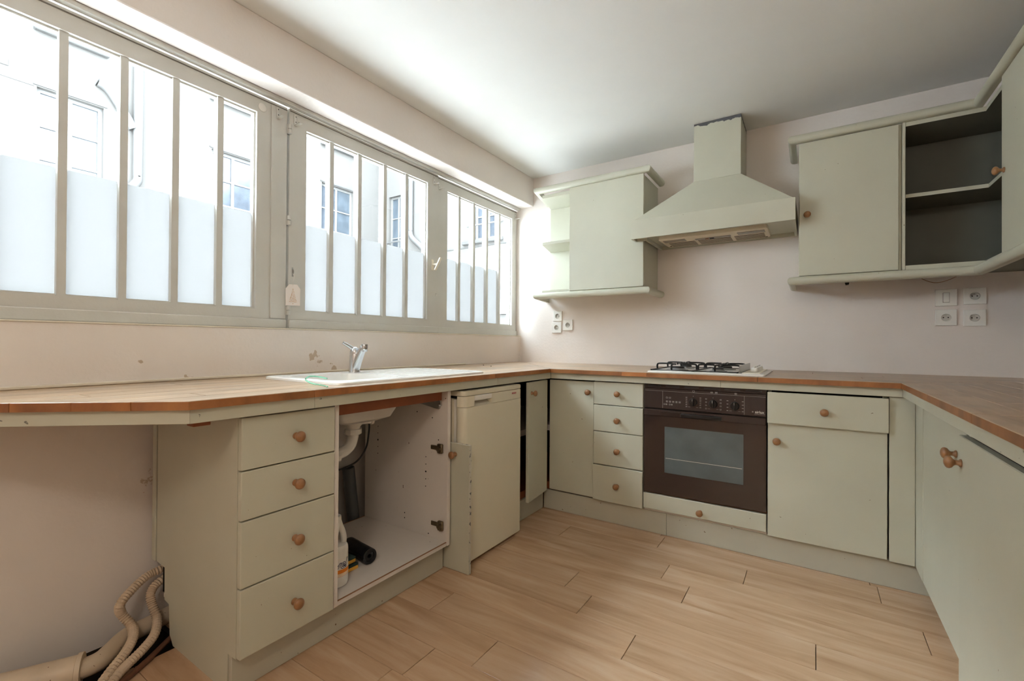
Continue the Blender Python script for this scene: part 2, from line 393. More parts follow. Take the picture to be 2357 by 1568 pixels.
# ================================================================== the room
bm = NB(); holed(bm, 'x', -.11, 0, -5.6, 0.0, -.12, 2.6, [(-3.98, 0.0, 1.113, 2.216)])
setprops(obj('wall_left', bm, 'wall_paint_left'), 'pale pink painted wall below the long window band', kind='structure')
setprops(box('wall_back', -.11, 3.3, 0, .22, -.12, 2.6, 'wall_paint', bev=0), 'pale pink painted wall behind the oven and hood', kind='structure')
setprops(box('wall_right', 3.10, 3.3, -5.6, 0, -.12, 2.6, 'wall_paint', bev=0), 'pale pink painted wall behind the right-hand cabinets', kind='structure')
bm = NB(); holed(bm, 'y', -5.6, -5.4, 0, 3.10, -.12, 2.6, [])
setprops(obj('wall_front', bm, 'wall_paint'), 'pale painted wall closing the room behind the camera', kind='structure')
setprops(box('ceiling', 0, 3.10, -5.4, 0, 2.45, 2.6, 'ceiling_paint', bev=0), 'plain white ceiling', kind='structure')
bm = NB(); bx(bm, 0, .122, -5.4, 0, 2.212, 2.45, .004)
setprops(obj('trim_1', bm, 'wall_paint'), 'boxed beam running along the ceiling above the window band', kind='structure')
bm = NB(); bx(bm, -.036, -.004, -3.98, -.002, 2.196, 2.2155, .002)
setprops(obj('trim_2', bm, 'frame_paint'), 'thin painted casing strip over the window frames', kind='structure')
bm = NB(); bx(bm, -.04, .004, -3.98, -.001, 1.1135, 1.119, .001)
setprops(obj('trim_3', bm, 'caulk'), 'thin white ragged lip of caulk under the window frames', kind='structure')
bm = NB(); bx(bm, 0, .012, -3.5, -.75, .8975, .909, .003)
setprops(obj('trim_4', bm, 'caulk'), 'cream caulk line where the worktop meets the window wall', kind='structure')

floor = struct('floor', (1.55, -2.7, -.12), 'pale oak-look plank floor')
box('subfloor', 0, 3.10, -5.4, 0, -.12, -.03, 'channel_dark', floor, bev=0)
PL = .9095; known = {-1: 2.313, 0: 1.428, 1: .937, 2: 1.532, 3: 1.655, 4: 1.202, 5: 1.331, 6: 1.567, 7: .839, 8: 1.172, 9: 1.014, 10: .969}
plank_src = {}
def plank(x0, x1, y0, y1):
    key = (round(x1-x0, 3), round(y1-y0, 3)); g_ = .0007
    if key in plank_src:
        o = bpy.data.objects.new('plank', plank_src[key]); link(o, floor, ((x0+x1)/2, (y0+y1)/2, -.012)); return
    bm = NB(); bx(bm, x0+.0011, x1-.0011, y0+.0007, y1-.0007, -.012, 0, .0009); o = obj('plank', bm, 'floor_wood', floor); plank_src[key] = o.data
box('underlay', .27, 3.10, -5.4, 0, -.03, -.012, 'hole_black', floor, bev=0)
box('underlay', 0, .27, -2.6, 0, -.03, -.012, 'hole_black', floor, bev=0)
for k in range(-6, 31):
    ya = -.768-.1525*k; yb = ya-.1525; ya = min(ya, 0); yb = max(yb, -5.4)
    if ya-yb < .01: continue
    j = known.get(k, random.uniform(.7, 1.6)); xs = [j+i*PL for i in range(-4, 5)]
    x_start = 0.0 if yb > -2.65 else .27
    cuts = [x_start]+[x for x in xs if x_start+.02 < x < 3.08]+[3.10]
    for a, b_ in zip(cuts, cuts[1:]): plank(a, b_, yb, ya)

# ------------------------------------------------------------------ windows
def win_band(name, label, y0, y1, py0, py1, mull, xf, frosted_last=True, sash=False):
    """steel-look window with slim vertical bars: frame y0..y1, glass py0..py1"""
    w = struct(name, (xf-.04, (y0+y1)/2, 1.119), label)
    z0, z1, gz0, gz1 = 1.119, 2.196, 1.207, 2.118
    bm = NB(); holed(bm, 'x', xf-.055, xf, y0, y1, z0, z1, [(py0, py1, gz0, gz1)]); obj('frame', bm, 'frame_paint', w)
    # bead round the glass and stepped lower rail
    bm = NB(); holed(bm, 'x', xf-.03, xf-.016, py0-.0005, py1+.0005, gz0-.0005, gz1+.0005, [(py0+.007, py1-.007, gz0+.007, gz1-.007)]); obj('glazing_bead', bm, 'frame_paint', w)
    box('bottom_rail', xf, xf+.012, y0+.001, y1-.001, z0+.001, 1.162, 'frame_paint', w, bev=.003)
    box('groove', xf-.001, xf+.0012, y0+.002, y1-.002, 2.181, 2.186, 'frame_groove', w, bev=0)
    edges = [py0]+[c for c in mull]+[py1]
    for c in mull:
        bm = NB(); prism(bm, [(xf-.052, c-.008), (xf-.02, c-.014), (xf-.008, c-.012), (xf-.008, c+.012), (xf-.02, c+.014), (xf-.052, c+.008)], gz0, gz1); obj('mullion', bm, 'frame_paint', w)
    hw = .012
    for i, (a, b_) in enumerate(zip(edges, edges[1:])):
        a2 = a+(0 if i == 0 else hw); b2 = b_-(0 if i == len(edges)-2 else hw)
        p = box('glass_pane', xf-.036, xf-.032, a2, b2, gz0, gz1, 'clear_glass', w, bev=0)
        if frosted_last or i < len(edges)-2:
            box('frosted_film', xf-.0315, xf-.0309, a2, b2, gz0+.001, 1.650, 'frosted_film', p, bev=0, label='frosted privacy film on the lower glass')
    return w
w1 = win_band('window_1', 'wide fixed window with slim vertical bars and frosted lower panes', -3.95, -2.070, -3.86, -2.215, [-2.366-.1662*i for i in range(9)][::-1], -.045)
w2 = win_band('window_2', 'hinged middle window sash with four slim bars, handle and hinges', -2.064, -1.006, -1.975, -1.105, [-1.823, -1.642, -1.459, -1.284], -.035)
w3 = win_band('window_3', 'narrow fixed window next to the hood wall, last pane clear', -1.002, -.004, -.898, -.072, [-.757, -.584, -.417, -.246], -.045, frosted_last=False)
box('cover_strip', -.045, -.037, -2.150, -2.074, 1.165, 2.178, 'frame_paint', w1, bev=.002)
for z in (2.089, 1.645, 1.207):
    bm = NB(); cyl(bm, (-.026, -2.068, z-.022), (-.026, -2.068, z-.0015), .0085, 12); cyl(bm, (-.026, -2.068, z+.0015), (-.026, -2.068, z+.022), .0085, 12); bx(bm, -.036, -.031, -2.078, -2.058, z-.022, z+.022, .001)
    obj('hinge', bm, 'frame_paint', w2, smooth=True)
hd = box('handle_plate', -.035, -.028, -1.068, -1.048, 1.540, 1.612, 'cream_plastic', w2, bev=.002)
bm = NB(); cyl(bm, (-.029, -1.058, 1.578), (.012, -1.054, 1.578), .007, 12); bx(bm, .008, .02, -1.066, -1.046, 1.536, 1.624, .004, 2)
for v in bm.verts:
    if v.co.x > .006: v.co.y += (v.co.z-1.578)*.42; v.co.x += (v.co.z-1.578)*.15
obj('handle_lever', bm, 'cream_plastic', hd, smooth=True)
bm = NB(); lathe(bm, (-.036, -1.018, 1.381), PX, [(.011, 0), (.011, .003), (.007, .006)], 12); obj('stay_button', bm, 'frame_paint', w2, smooth=True)
def bracket(y, z, xf, label, flip=1):
    t_ = thing('curtain_rod_bracket', (xf, y, z-.03), label, 'bracket', 'curtain rod brackets on the window frames')
    bm = NB(); bx(bm, xf, xf+.003, y-.008, y+.008, z-.026, z+.026, .0008)
    obj('mounting_plate', bm, 'frame_paint', t_)
    bm = NB(); bx(bm, xf+.0005, xf+.05, y-.008, y+.008, z-.030, z-.027, .0008); obj('arm', bm, 'frame_paint', t_)
    for dz in (-.012, .014):
        bm = NB(); cyl(bm, (xf+.0029, y+.001, z+dz), (xf+.0036, y+.001, z+dz), .0025, 8); obj('screw_hole', bm, 'hole_black', t_)
bracket(-2.122, 2.150, -.0365, 'small painted curtain bracket on the post beside the white round disc')
bracket(-2.035, 2.150, -.0345, 'small painted curtain bracket on the middle sash above its top hinge')
bracket(-1.048, 2.150, -.0345, 'small painted curtain bracket at the handle side of the middle sash')
bracket(-.985, 2.135, -.0445, 'small painted curtain bracket on the narrow window by the middle sash')
bracket(-.030, 2.150, -.0445, 'small painted curtain bracket in the window corner by the hood wall')
bm = NB(); lathe(bm, (-.0445, -2.192, 2.146), PX, [(.019, 0), (.019, .003), (.015, .005), (.001, .0055)], 22)
setprops(obj('round_disc', bm, 'white_plastic', smooth=True), 'small round white plastic disc stuck on the window frame', 'disc')
# gift tag on a hook
tg = thing('gift_tag', (-.021, -2.047, 1.228), 'white paper gift tag with a gold tree print hanging from the window sash', 'tag')
bm = NB(); prism(bm, [(-2.084, 1.230), (-2.010, 1.233), (-2.009, 1.315), (-2.026, 1.336), (-2.066, 1.334), (-2.085, 1.312)], -.0225, -.0212, axis='x'); obj('card', bm, 'card_white', tg)
bm = NB()
for i in range(11):
    z = 1.250+i*.0062; hw = .021*(1-i/11.5)
    for j in range(max(1, int(hw*2/.006))):
        yy = -2.047-hw+(j+.5)*(2*hw/max(1, int(hw*2/.006)))
        lathe(bm, (-.0212, yy, z+random.uniform(-.001, .001)), PX, [(random.uniform(.0014, .0026), 0), (.0012, .0003)], 7)
lathe(bm, (-.0212, -2.047, 1.241), PX, [(.0022, 0), (.001, .0003)], 7)
obj('tree_print', bm, 'gold_print', tg, label='gold dotted tree print')['kind'] = 'stuff'
bm = NB(); tube(bm, smooth_path([(-.0218, -2.047, 1.328), (-.019, -2.049, 1.345), (-.020, -2.044, 1.37), (-.022, -2.046, 1.395)]), .0009, 6); obj('string', bm, 'card_white', tg)
bm = NB(); tube(bm, smooth_path([(-.034, -2.043, 1.408), (-.026, -2.043, 1.405), (-.020, -2.045, 1.395), (-.020, -2.047, 1.388), (-.026, -2.047, 1.386), (-.029, -2.047, 1.393)]), .0016, 7); bx(bm, -.0347, -.033, -2.047, -2.039, 1.375, 1.42, .0006)
setprops(obj('wire_hook', bm, 'steel', smooth=True), 'small metal hook on the sash holding the gift tag', 'hook')

# ------------------------------------------------------------------ worktop
T0, T1 = .873, .897
wt = thing('worktop', (.4, -1.5, .835), 'U-shaped worktop of wooden boards with orange edge and sage fascia', 'worktop')
hx0, hx1, hy0, hy1 = .225, .612, -2.245, -1.895
def wt_board(poly, m, gap=.0008):
    if not poly: return
    bm = NB(); fs = prism(bm, poly, T0, T1)
    for f in bm.faces: f.material_index = 1 if abs(f.normal.z) < .5 else 0
    es = [e for e in bm.edges if abs(e.verts[0].co.z-T1) < 1e-6 and abs(e.verts[1].co.z-T1) < 1e-6]
    bmesh.ops.bevel(bm, geom=es, offset=.0016, segments=1, affect='EDGES')
    obj('board', bm, [m, 'worktop_edge'], wt)
def halves(poly, cuts, axis):
    out = []; rest = poly
    for c in sorted(cuts):
        if axis == 'y': out.append(clip(rest, 0, 1, c-.0008)); rest = clip(rest, 0, -1, -(c+.0008))
        else: out.append(clip(rest, 1, 0, c-.0008)); rest = clip(rest, -1, 0, -(c+.0008))
        if not rest: break
    out.append(rest); return [p for p in out if p]
chn = Vector((.285, -.33)).normalized()   # outward normal of the cut-off corner
NL = 7; wl = .735/NL
for i in range(NL):
    a = i*wl+.0010; b_ = (i+1)*wl-(.0010 if i < NL-1 else 0)
    base = [(a, -3.6), (b_, -3.6), (b_, 0), (a, 0)]
    base = clip(base, .81, .735, -.001); base = clip(base, chn.x, chn.y, chn.x*.735+chn.y*-2.785)
    cuts = [[-2.424, -1.402], [-2.7, -1.6, -.9], [-2.0, -1.1], [-2.9, -1.75], [-2.3, -1.2], [-2.6, -1.5], [-2.1, -1.0]][(NL-1-i) % 7]
    for p in halves(base, cuts, 'y'):
        if b_ < hx0 or a > hx1: wt_board(p, 'worktop_y'); continue
        wt_board(clip(p, 0, 1, hy0), 'worktop_y'); q = clip(p, 0, -1, -hy1); wt_board(q, 'worktop_y')
        mid = clip(clip(p, 0, -1, -hy0), 0, 1, hy1)
        if mid: wt_board(clip(mid, 1, 0, hx0), 'worktop_y'); wt_board(clip(mid, -1, 0, -hx1), 'worktop_y')
NBK = 8; wb = .81/NBK
for i in range(NBK):
    a = -(i+1)*wb+(.0010 if i < NBK-1 else 0); b_ = -i*wb-.0010
    base = [(0, a), (3.10, a), (3.10, b_), (0, b_)]
    base = clip(base, -.81, -.735, -.001); base = clip(base, 1, -1, 2.415+.81-.0008)
    cuts = [[1.192, 1.336, 1.877], [.95, 1.9], [1.4, 2.3], [1.0, 1.75], [1.55, 2.4], [1.2, 2.1], [.8, 1.9], [1.3, 2.5]][(NBK-1-i) % 8]
    for p in halves(base, cuts, 'x'): wt_board(p, 'worktop_x')
NR = 6; wr = .11
for i in range(7):
    a = 2.412+i*wr+.0012 if i else 2.412; b_ = min(2.412+(i+1)*wr-.0012, 3.10)
    if a > 3.09: break
    base = [(a, -4.0), (b_, -4.0), (b_, 0), (a, 0)]; base = clip(base, -1, 1, -(2.415+.81+.0008))
    for p in halves(base, [[-1.33, -1.83], [-1.5, -2.6], [-1.1, -2.2], [-1.9], [-1.2, -2.5], [-1.7], [-2.0]][i], 'y'): wt_board(p, 'worktop_y')
FZ0, FZ1 = .835, .8728
def fascia(poly): bm = NB(); prism(bm, poly, FZ0, FZ1); bmesh.ops.bevel(bm, geom=[e for e in bm.edges], offset=.001, segments=1, affect='EDGES'); obj('fascia', bm, 'sage_worn', wt)
for ya, yb in ((-.785, -1.3635), (-1.3645, -2.4145), (-2.4155, -2.778)): fascia([(.704, yb), (.724, yb), (.724, ya), (.704, ya)])
ct = Vector((-.33, -.285)).normalized(); p0 = Vector((.724, -2.7785)); fascia([(p0.x, p0.y), (p0.x+ct.x*.9, p0.y+ct.y*.9), (p0.x+ct.x*.9-.014, p0.y+ct.y*.9+.016), (p0.x-.02, p0.y)])
for xa, xb in ((.7245, 1.7065), (1.7075, 2.4205)): fascia([(xa, -.7845), (xb, -.7845), (xb, -.765), (xa, -.765)])
fascia([(2.421, -4.0), (2.441, -4.0), (2.441, -.766), (2.421, -.766)])
box('corner_batten', .62, .66, -2.745, -2.70, .815, .8725, 'brown_board', wt)
for x, y, lab in ((.169, -.75, 'dark crumb on the worktop, the one closer to the window wall'), (.30, -.84, 'dark crumb on the worktop, the one closer to the folding corner door')):
    bm = NB(); bmesh.ops.create_icosphere(bm, subdivisions=1, radius=.005)
    for v in bm.verts: v.co = Vector((x+v.co.x*random.uniform(.7, 1.2), y+v.co.y, .8995+v.co.z*.5))
    setprops(obj('crumb', bm, 'crumb_dark'), lab, 'crumb', 'crumbs on the worktop')

# ------------------------------------------------------------------ left run
FX = .705   # front plane of the left-hand fronts
def drawer(parent, x0, x1, y0, y1, z0, z1, kloc, axis, m='sage'):
    d_ = box('drawer', x0, x1, y0, y1, z0, z1, m, parent, bev=.0028, seg=2); knob(d_, kloc, axis); return d_
dc = thing('drawer_cabinet', (.4, -2.48, 0), 'sage four-drawer base cabinet with wooden knobs standing beside the open sink cupboard', 'cabinet', )
bm = NB(); prism(bm, [(.112, .833), (.112, .255), (.18, .25), (.182, .137), (.218, .132), (.228, .03), (.255, .0), (.635, .0), (.638, .118), (.684, .118), (.684, .833)], -2.638, -2.620, axis='y'); obj('side_panel', bm, 'sage', dc)
box('side_panel', .12, .684, -2.338, -2.320, .118, .833, 'sage', dc)
box('bottom_panel', .12, .684, -2.619, -2.339, .118, .134, 'white_laminate', dc)
box('back_panel', .112, .119, -2.619, -2.339, .135, .83, 'gap_shade', dc)
for z0, z1, kz in ((.674, .829, .751), (.526, .670, .600), (.327, .522, .422), (.120, .323, .217)):
    drawer(dc, .685, FX, -2.637, -2.324, z0, z1, (FX, -2.469, kz), PX)
bm = NB(); bx(bm, .045, .075, -2.632, -2.612, .24, .834, .003); setprops(obj('wall_batten', bm, 'sage'), 'narrow sage batten on the pink wall beside the drawer cabinet', 'batten')

sk = thing('sink_cabinet', (.4, -2.0, 0), 'open white-lined sink base cabinet with its door missing', 'cabinet')
bm = NB(); bx(bm, .12, .696, -2.319, -2.301, .118, .834, .0008); obj('side_panel', bm, 'white_laminate', sk)
bm = NB(); bx(bm, .12, .696, -1.722, -1.702, .118, .834, .0008); spn = obj('side_panel', bm, 'white_laminate', sk)
bm = NB()
for y_, zs, x_ in ((-1.7225, (.62, .585, .55, .515, .48), .22), (-1.7225, (.51, .475, .44, .405, .37), .56)):
    for q, z in enumerate(zs): cyl(bm, (x_, y_+.0008, z), (x_, y_-.0004, z), .0045 if q == 2 else .0026, 8)
for x_, z in ((.42, .215), (.42, .19), (.60, .70), (.50, .72), (.64, .60), (.30, .74), (.58, .15)): cyl(bm, (x_, -1.7217, z), (x_, -1.7229, z), .003, 8)
obj('peg_hole', bm, 'hole_black', spn)['kind'] = 'stuff'
bm = NB(); bx(bm, .12, .693, -2.3005, -1.7225, .117, .135, .001); bp_ = obj('bottom_panel', bm, 'white_laminate', sk)
box('raw_edge', .6885, .6937, -2.3, -1.723, .1335, .1356, 'raw_edge', bp_, bev=0)
box('raw_edge', .1195, .124, -2.3, -1.723, .1335, .1362, 'raw_edge', bp_, bev=0)
box('rail', .640, .660, -2.3005, -1.7225, .787, .8715, 'brown_board', sk, label='bare brown front rail under the worktop')
for z, xx in ((.563, .655), (.207, .66)):
    bm = NB(); bx(bm, xx-.06, xx-.005, -1.729, -1.7222, z-.010, z+.010, .002); bx(bm, xx-.012, xx+.018, -1.738, -1.724, z-.022, z+.022, .003); cyl(bm, (xx+.004, -1.737, z), (xx+.004, -1.748, z), .011, 10)
    for dz in (-.016, .016): cyl(bm, (xx+.012, -1.737, z+dz), (xx+.012, -1.745, z+dz), .004, 8)
    obj('hinge', bm, 'old_metal', sk, smooth=True, label='tarnished concealed hinge left without its door')
bm = NB(); prism(bm, [(.45, .775), (.652, .785), (.66, .762), (.645, .745), (.615, .748)], -1.7285, -1.7222, axis='y'); cyl(bm, (.643, -1.7285, .76), (.643, -1.737, .76), .011, 12); obj('corner_bracket', bm, 'steel', sk)

# sink, tap, drain
sn = thing('sink', (.41, -1.84, .72), 'white enamel single-bowl sink with drainer set in the worktop', 'sink')
sx0, sx1, sy0, sy1 = .152, .676, -2.283, -1.405
def lp(r_, z): return [(x, y, z) for x, y in r_]
bow = lambda e, z, r=.06: lp(rrect(.235+e, .602-e, -2.235+e, -1.905-e, r), z)
bm = NB()
loft(bm, [lp(rrect(sx0, sx1, sy0, sy1, .03), .8975), lp(rrect(sx0+.001, sx1-.001, sy0+.001, sy1-.001, .03), .905), lp(rrect(sx0+.006, sx1-.006, sy0+.006, sy1-.006, .028), .9085), lp(rrect(sx0+.014, sx1-.014, sy0+.014, sy1-.014, .026), .9065),
          bow(-.018, .9062, .07), bow(-.012, .9085), bow(0, .906), bow(.006, .88), bow(.012, .78), bow(.03, .742), bow(.07, .735), bow(.15, .732, .03)], cap1=True)
obj('rim_and_bowl', bm, 'white_enamel', sn, smooth=True)
bm = NB(); loft(bm, [bow(-.002, .896), bow(.002, .86), bow(.006, .77), bow(.022, .735), bow(.06, .7205), bow(.15, .719, .03)], cap1=True); obj('bowl_underside', bm, 'grey_basin', sn, smooth=True)
bm = NB(); loft(bm, [lp(rrect(.20, .652, -1.845, -1.425, .04), .9045), lp(rrect(.20, .652, -1.845, -1.425, .04), .9078), lp(rrect(.204, .648, -1.841, -1.429, .04), .9085)], cap1=True); dn = obj('drainer', bm, 'white_enamel', sn, smooth=True)
for i in range(7):
    x_ = .25+i*.055
    box('ridge', x_, x_+.012, -1.81, -1.45, .9080, .9096, 'white_enamel', dn, bev=.0007, seg=1)
bm = NB(); lathe(bm, (.42, -2.07, .7325), (0, 0, 1), [(.036, 0), (.036, .002), (.028, .003), (.012, .001)], 20); obj('strainer', bm, 'steel', sn, smooth=True)
tp = thing('kitchen_tap', (.222, -1.872, .9065), 'chrome single-lever mixer tap at the back of the white sink', 'tap')
bm = NB(); lathe(bm, (.222, -1.872, .9065), (0, 0, 1), [(.0270, 0), (.0270, .004), (.0255, .006), (.0245, .085), (.0238, .088)], 24); obj('body', bm, 'chrome', tp, smooth=True)
bm = NB(); lathe(bm, (.222, -1.872, .9955), (0, 0, 1), [(.0240, 0), (.0235, .012), (.0200, .026), (.012, .034), (.001, .037)], 24)
pts = smooth_path([(.222, -1.876, 1.016), (.217, -1.890, 1.028), (.210, -1.908, 1.041), (.202, -1.926, 1.052)], 5)
tube(bm, pts, lambda i, n_: .011-.004*i/n_, 10); obj('lever', bm, 'chrome', tp, smooth=True)
bm = NB(); tube(bm, smooth_path([(.226, -1.872, .925), (.243, -1.870, .962), (.265, -1.867, 1.008), (.281, -1.865, 1.030)], 6), lambda i, n_: .0225-.0055*i/n_, 18); obj('spout', bm, 'chrome', tp, smooth=True)
bm = NB(); lathe(bm, (.284, -1.864, 1.008), (0, 0, 1), [(.0125, 0), (.0145, .003), (.0165, .008), (.0172, .03), (.015, .037), (.001, .039)], 20); obj('aerator_head', bm, 'chrome', tp, smooth=True)
bm = NB(); tube(bm, smooth_path([(.50, -2.307, .915), (.545, -2.312, .903), (.60, -2.318, .9), (.655, -2.33, .8995), (.69, -2.345, .8995)], 6), .0035, 6)
for v in bm.verts: v.co.z = .8977+(v.co.z-.8977)*.7; v.co.x = v.co.x
tube(bm, smooth_path([(.50, -2.307, .915), (.485, -2.28, .922), (.50, -2.25, .919), (.53, -2.236, .913)], 6), .003, 6)
setprops(obj('plastic_strap', bm, 'green_plastic', smooth=True), 'thin translucent green plastic strap lying over the sink edge', 'strap')

dt = thing('drain_trap', (.42, -2.0, .57), 'white plastic waste pipe and trap under the sink bowl', 'pipe')
bm = NB(); lathe(bm, (.42, -2.03, .7175), (0, 0, -1), [(.05, 0), (.05, .008), (.042, .02), (.03, .032), (.027, .045)], 22); obj('waste_flange', bm, 'white_plastic', dt, smooth=True)
bm = NB(); cyl(bm, (.425, -1.995, .702), (.435, -1.935, .700), .0125, 12); cyl(bm, (.433, -1.947, .700), (.435, -1.935, .700), .0165, 12); obj('overflow_branch', bm, 'white_plastic', dt, smooth=True)
bm = NB(); lathe(bm, (.42, -2.03, .676), (0, 0, -1), [(.033, 0), (.036, .002), (.036, .022), (.033, .024)], 10); obj('union_nut', bm, 'white_plastic', dt)
bm = NB(); tube(bm, smooth_path([(.42, -2.03, .66), (.42, -2.032, .635), (.42, -2.045, .605), (.42, -2.075, .586), (.42, -2.115, .578), (.42, -2.20, .565), (.42, -2.28, .555)], 6), .0235, 16); obj('bend', bm, 'white_plastic', dt, smooth=True)
bm = NB(); lathe(bm, (.42, -2.108, .579), (0, -1, -.12), [(.030, 0), (.034, .002), (.034, .020), (.031, .022)], 10); obj('union_nut', bm, 'white_plastic', dt)
bm = NB(); tube(bm, smooth_path([(.36, -1.90, .70), (.31, -1.852, .65), (.30, -1.849, .60), (.30, -1.86, .55), (.30, -1.90, .50), (.30, -1.96, .478), (.30, -2.05, .475), (.28, -2.2, .50)], 6), .0042, 8)
setprops(obj('overflow_hose', bm, 'black_rubber', smooth=True), 'thin dark hose looping down inside the sink cabinet', 'hose')
bm = NB(); a = Vector((.078, -1.795, .40)); b_ = Vector((.078, -1.748, .02)); lathe(bm, a, b_-a, [(.031, 0), (.031, (b_-a).length)], 22, caps=False); lathe(bm, a, b_-a, [(.031, 0), (.027, 0), (.027, .3)], 22, caps=False)
setprops(obj('waste_pipe', bm, 'grey_pipe', smooth=True), 'grey open-ended waste pipe leaning against the wall in the sink cabinet', 'pipe')
# cleaning things
bo = thing('bleach_bottle', (.59, -2.232, .1355), 'white bleach bottle with handle and orange label in the sink cabinet', 'bottle')
bc = (.590, -2.232)
bm = NB(); el = lambda rx, ry, z, cy=0.: [(bc[0]+rx*math.cos(2*math.pi*i/28), bc[1]+cy+ry*math.sin(2*math.pi*i/28), z) for i in range(28)]
loft(bm, [el(.034, .036, .1356), el(.040, .042, .139), el(.042, .044, .148), el(.042, .044, .268), el(.041, .0435, .276), el(.0385, .041, .283), el(.036, .038, .287)], cap0=True, cap1=True); obj('body', bm, 'bottle_white', bo, smooth=True)
bm = NB(); tube(bm, smooth_path([(bc[0], bc[1]+.030, .276), (bc[0], bc[1]+.0325, .30), (bc[0], bc[1]+.027, .325), (bc[0], bc[1]+.016, .352), (bc[0], bc[1]+.008, .372)], 6), .0115, 12); obj('handle', bm, 'bottle_white', bo, smooth=True)
bm = NB(); tube(bm, smooth_path([(bc[0], bc[1]-.020, .275), (bc[0], bc[1]-.018, .31), (bc[0], bc[1]-.008, .345), (bc[0], bc[1], .375)], 6), lambda i, n_: .022-.007*i/n_, 14); obj('neck', bm, 'bottle_white', bo, smooth=True)
bm = NB(); lathe(bm, (bc[0], bc[1]+.001, .372), (0, 0, 1), [(.0165, 0), (.017, .002), (.0165, .02), (.015, .023), (.001, .0235)], 18); obj('cap', bm, 'bottle_white', bo, smooth=True)
def band(name, z0, z1, m, e=.0005):
    bm = NB(); loft(bm, [el(.042+e, .044+e, z0), el(.042+e, .044+e, z1)]); obj(name, bm, m, bo, smooth='all')
band('label_stripe', .190, .204, 'label_orange', .0007); band('label_stripe', .181, .1895, 'label_pale', .0006); band('label_line', .178, .1790, 'label_orange'); band('label_line', .2425, .2432, 'label_pale')
# lettering wraps the body; its last letters face the room
a0 = math.radians(-30)
text('lettering_outline', 'Javel', .045, (0, 0, .209), PX, (0, 0, 1), 'label_navy', bo, extrude=.0002, shear=.25, weight=.0016, bend=(bc, .0432, a0))
text('lettering', 'Javel', .045, (0, 0, .209), PX, (0, 0, 1), 'bottle_white', bo, extrude=.0002, shear=.25, weight=-.0006, bend=(bc, .0437, a0))
for k, (dz, dx, dy) in enumerate(((.1356, 0, 0), (.1595, -.012, -.004))):
    lab = 'yellow scouring sponge with dark green pad, lower one beside the black roll' if k == 0 else 'yellow scouring sponge with dark green pad, stacked upper one beside the black roll'
    s_ = thing('scouring_sponge', (.512+dx, -2.136+dy, dz), lab, 'sponge', 'sponges in the sink cabinet')
    box('foam', .465+dx, .558+dx, -2.172+dy, -2.104+dy, dz, dz+.0135, 'sponge_yellow', s_, bev=.002)
    box('scouring_pad', .465+dx, .558+dx, -2.172+dy, -2.104+dy, dz+.0137, dz+.0235, 'sponge_green', s_, bev=.002)
bm = NB(); a = Vector((.405, -2.035, .168)); b_ = Vector((.572, -2.058, .168)); L_ = (b_-a).length
lathe(bm, a, b_-a, [(.010, .0), (.030, 0), (.032, .003), (.0322, L_*.3), (.0316, L_*.5), (.0322, L_-.003), (.031, L_), (.022, L_-.0015), (.020, L_-.006), (.009, L_-.004), (.006, L_-.03)], 26, caps=False)
bx(bm, .44, .571, -2.0885, -2.0860, .166, .176, .0005)
setprops(obj('bin_bag_roll', bm, 'bag_black', smooth=True), 'roll of black bin bags lying in the sink cabinet', 'bin bags')

# plinths
pl1 = thing('plinth', (.65, -2.2, 0), 'sage plinth board under the four-drawer and sink cabinets', 'plinth')
box('board', .640, .656, -2.636, -1.704, .0005, .1165, 'sage_plinth', pl1)
pl2 = thing('plinth', (.65, -.95, 0), 'short sage plinth board between fridge and corner', 'plinth'); box('board', .640, .656, -1.14, -.752, .0005, .1205, 'sage_plinth', pl2)
pl3 = thing('plinth', (1.6, -.74, 0), 'long sage plinth board under the oven and its neighbours', 'plinth')
box('board', .657, 1.4285, -.745, -.730, .0005, .1205, 'sage_plinth', pl3); box('board', 1.4295, 2.6, -.745, -.730, .0005, .1205, 'sage_plinth', pl3)

# fridge and loose door
fr = thing('fridge', (.4, -1.41, 0), 'cream under-counter fridge with rounded door between sink cabinet and corner', 'fridge')
fy0, fy1 = -1.662, -1.152
box('cabinet', .12, .672, fy0, fy1, .02, .79, 'cream_fridge', fr, bev=.004, seg=2)
bm = NB(); po = rrect(.674, .742, fy0, fy1, .03, 6)
po = [(p[0] if p[0] > .70 else max(p[0], .674), p[1]) for p in po]
prism(bm, rrect(.12, .745, fy0, fy1, .03, 6), .803, .826); bmesh.ops.bevel(bm, geom=[e for e in bm.edges if abs(e.verts[0].co.z-e.verts[1].co.z) < 1e-6], offset=.003, segments=2, affect='EDGES'); obj('top_panel', bm, 'cream_fridge', fr, smooth=True)
box('top_gap', .13, .728, fy0+.008, fy1-.008, .7905, .803, 'hole_black', fr, bev=0)
box('gasket', .672, .684, fy0+.010, fy1-.010, .03, .785, 'white_plastic', fr, bev=.002)
def drect(e=0.): return rrect(.684, .744+e, fy0-e, fy1+e, .026, 6)
bm = NB(); prism(bm, drect(), .014, .750); bmesh.ops.bevel(bm, geom=[e for e in bm.edges if abs(e.verts[0].co.z-e.verts[1].co.z) < 1e-6], offset=.002, segments=1, affect='EDGES'); fd = obj('door', bm, 'cream_fridge', fr, smooth=True)
